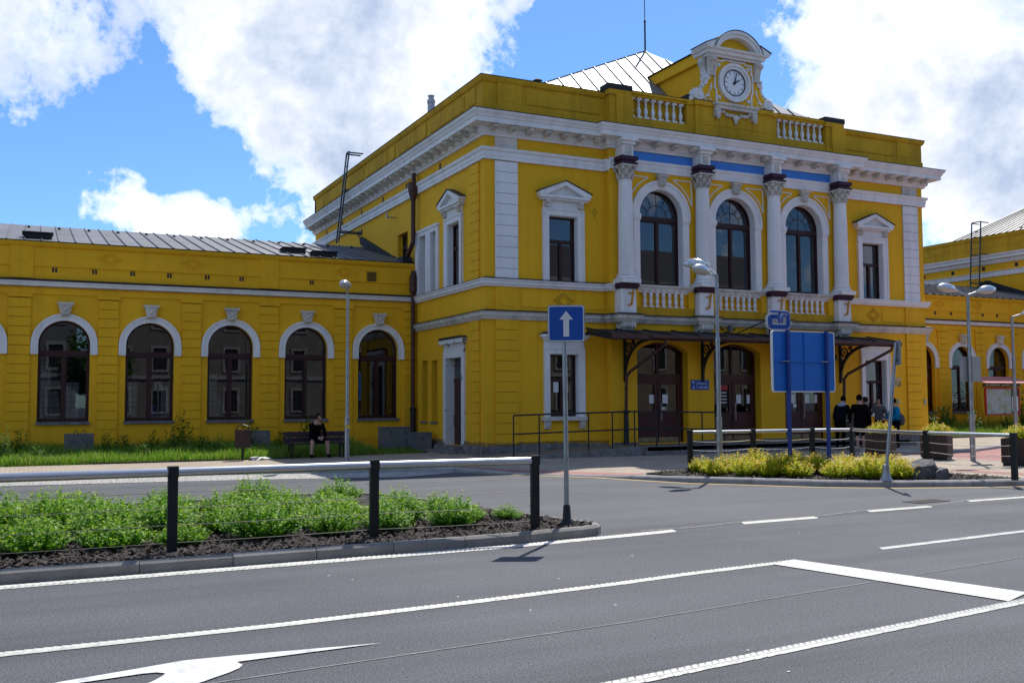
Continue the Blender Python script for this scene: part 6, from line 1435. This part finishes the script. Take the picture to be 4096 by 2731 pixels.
J, E_ = stand(.55, ((-.27, -.20, 1.02), (-.2, -.38, .9)), ((.27, -.25, 1.05), (.18, -.42, 1.0)), 1.08)
po = human('person', 'person in dark clothes and pale lilac hood leaning towards the man in black', J, E_, mts(NV, BK_, BK_, WS), (23.15, 24.0, .10), math.pi / 2 + .5, None, HB, 0, False, .98); MB().ball((0, -.24, 1.47), .15, .12, .09, 12, 8).build('hood', LL, po, True)
J, E_ = stand(.1, None, None, 1.12)
human('person', 'person in dark coat mostly hidden behind the man in the black jacket', J, E_, mts(BK_, BK_, BK_, BK_), (24.25, 23.9, .10), -2.6, None, HBR, 0, False, .96)
J, E_ = stand(0, ((-.27, -.05, 1.16), (-.18, -.28, 1.30)), ((.26, .0, 1.14), (.2, -.2, 1.02)), .95)
human('person', 'woman with long dark hair and grey sweater, hand raised, facing the group', J, E_, mts(GY, BK_, BK_, BK_), (25.2, 24.35, .10), -1.1, None, HB, 0, True, .96)
J, E_ = stand(.08, ((-.28, -.1, 1.14), (-.22, -.28, 1.05)), ((.28, -.1, 1.14), (.22, -.28, 1.05)), 1.1)
human('person', 'person in bright turquoise jacket with short dark hair, right of the group', J, E_, mts(TQ, NV, NV, BK_), (25.25, 23.7, .10), -1.9, None, HB, 0, False, .94)
bg_ = MB().ball((25.44, 23.64, 1.05), .12, .10, .19, 12, 8).tube([(25.32, 23.66, 1.40), (25.44, 23.62, 1.2)], .015, 6); tag(bg_.build('shoulder_bag', GY, None, True), 'grey shoulder bag hanging on the back of the turquoise jacket', 'bag')

# ------------------------------------------------------------------ across the street (seen in the window panes)
def house(label, x0, x1, y, h, m, nx, nz):
    Hs = thing('house', label, 'building', ((x0 + x1) / 2, y, 0), 'houses across the street'); f = lambda s, z, d: (s, y - d, z)
    MB().box(x0, x1, y - 10, y, 0, h).build('wall', m, Hs); MB().prism([(y + .3, h), (y - 10.3, h), (y - 5, h + 3.5)], lambda a, z, d: (d, a, z), x0, x1).build('roof', mat('slate_roof', (.05, .048, .05), .7), Hs)
    fb(MB(), f, x0, x1, h - .35, h, -.3, 0).build('cornice', mat('render_trim', (.3, .29, .28), .9), Hs); fb(MB(), f, x0, x1, 3.7, 3.95, -.12, 0).build('cornice', mat('render_trim', (.3, .29, .28), .9), Hs)
    wm = fb(MB(), f, -.5, .5, 0, 1.7, -.02, .0).mesh('window', DK); sm_ = MB().ring(rect(-.68, .68, -.15, 1.9), rect(-.5, .5, 0, 1.7), f, -.08, 0).mesh('window_surround', mat('render_trim', (.3, .29, .28), .9))
    for i in range(nx):
        for j in range(nz):
            x = x0 + (i + .5) * (x1 - x0) / nx; z = 1.1 + j * 3.3; inst('window', wm, None, Hs, Matrix.Translation((x, 0, z))); inst('window_surround', sm_, None, Hs, Matrix.Translation((x, 0, z)))
house('pale grey rendered house across the street, reflected in the station windows', -22, 3, -13, 10.5, mat('render_grey', (.15, .15, .16), .9), 9, 3)
house('cream rendered house across the street, reflected in the entrance doors', 5, 27, -16, 9.5, mat('render_cream', (.17, .155, .135), .9), 8, 3)
house('ochre rendered house across the street, reflected in the right windows', 30, 60, -14, 11.5, mat('render_ochre', (.2, .16, .11), .9), 10, 3)
TM = bush_mesh('crown', 90, 2.6, 4.6, 150, 30, .5, .2, LFT, 2.)
for x, y, lb in ((4, -8, 'round green tree across the street, reflected in the hall windows'), (-9, -7, 'round green tree across the street, reflected in the left wing windows')):
    tr = thing('street_tree', lb, 'tree', (x, y, 0), 'trees across the street'); MB().tube([(x, y, 0), (x + .1, y, 2.5), (x, y, 4.5)], [.2, .15, .08], 8).build('trunk', CON, tr); inst('crown', TM, None, tr, T(x, y, 2.2))
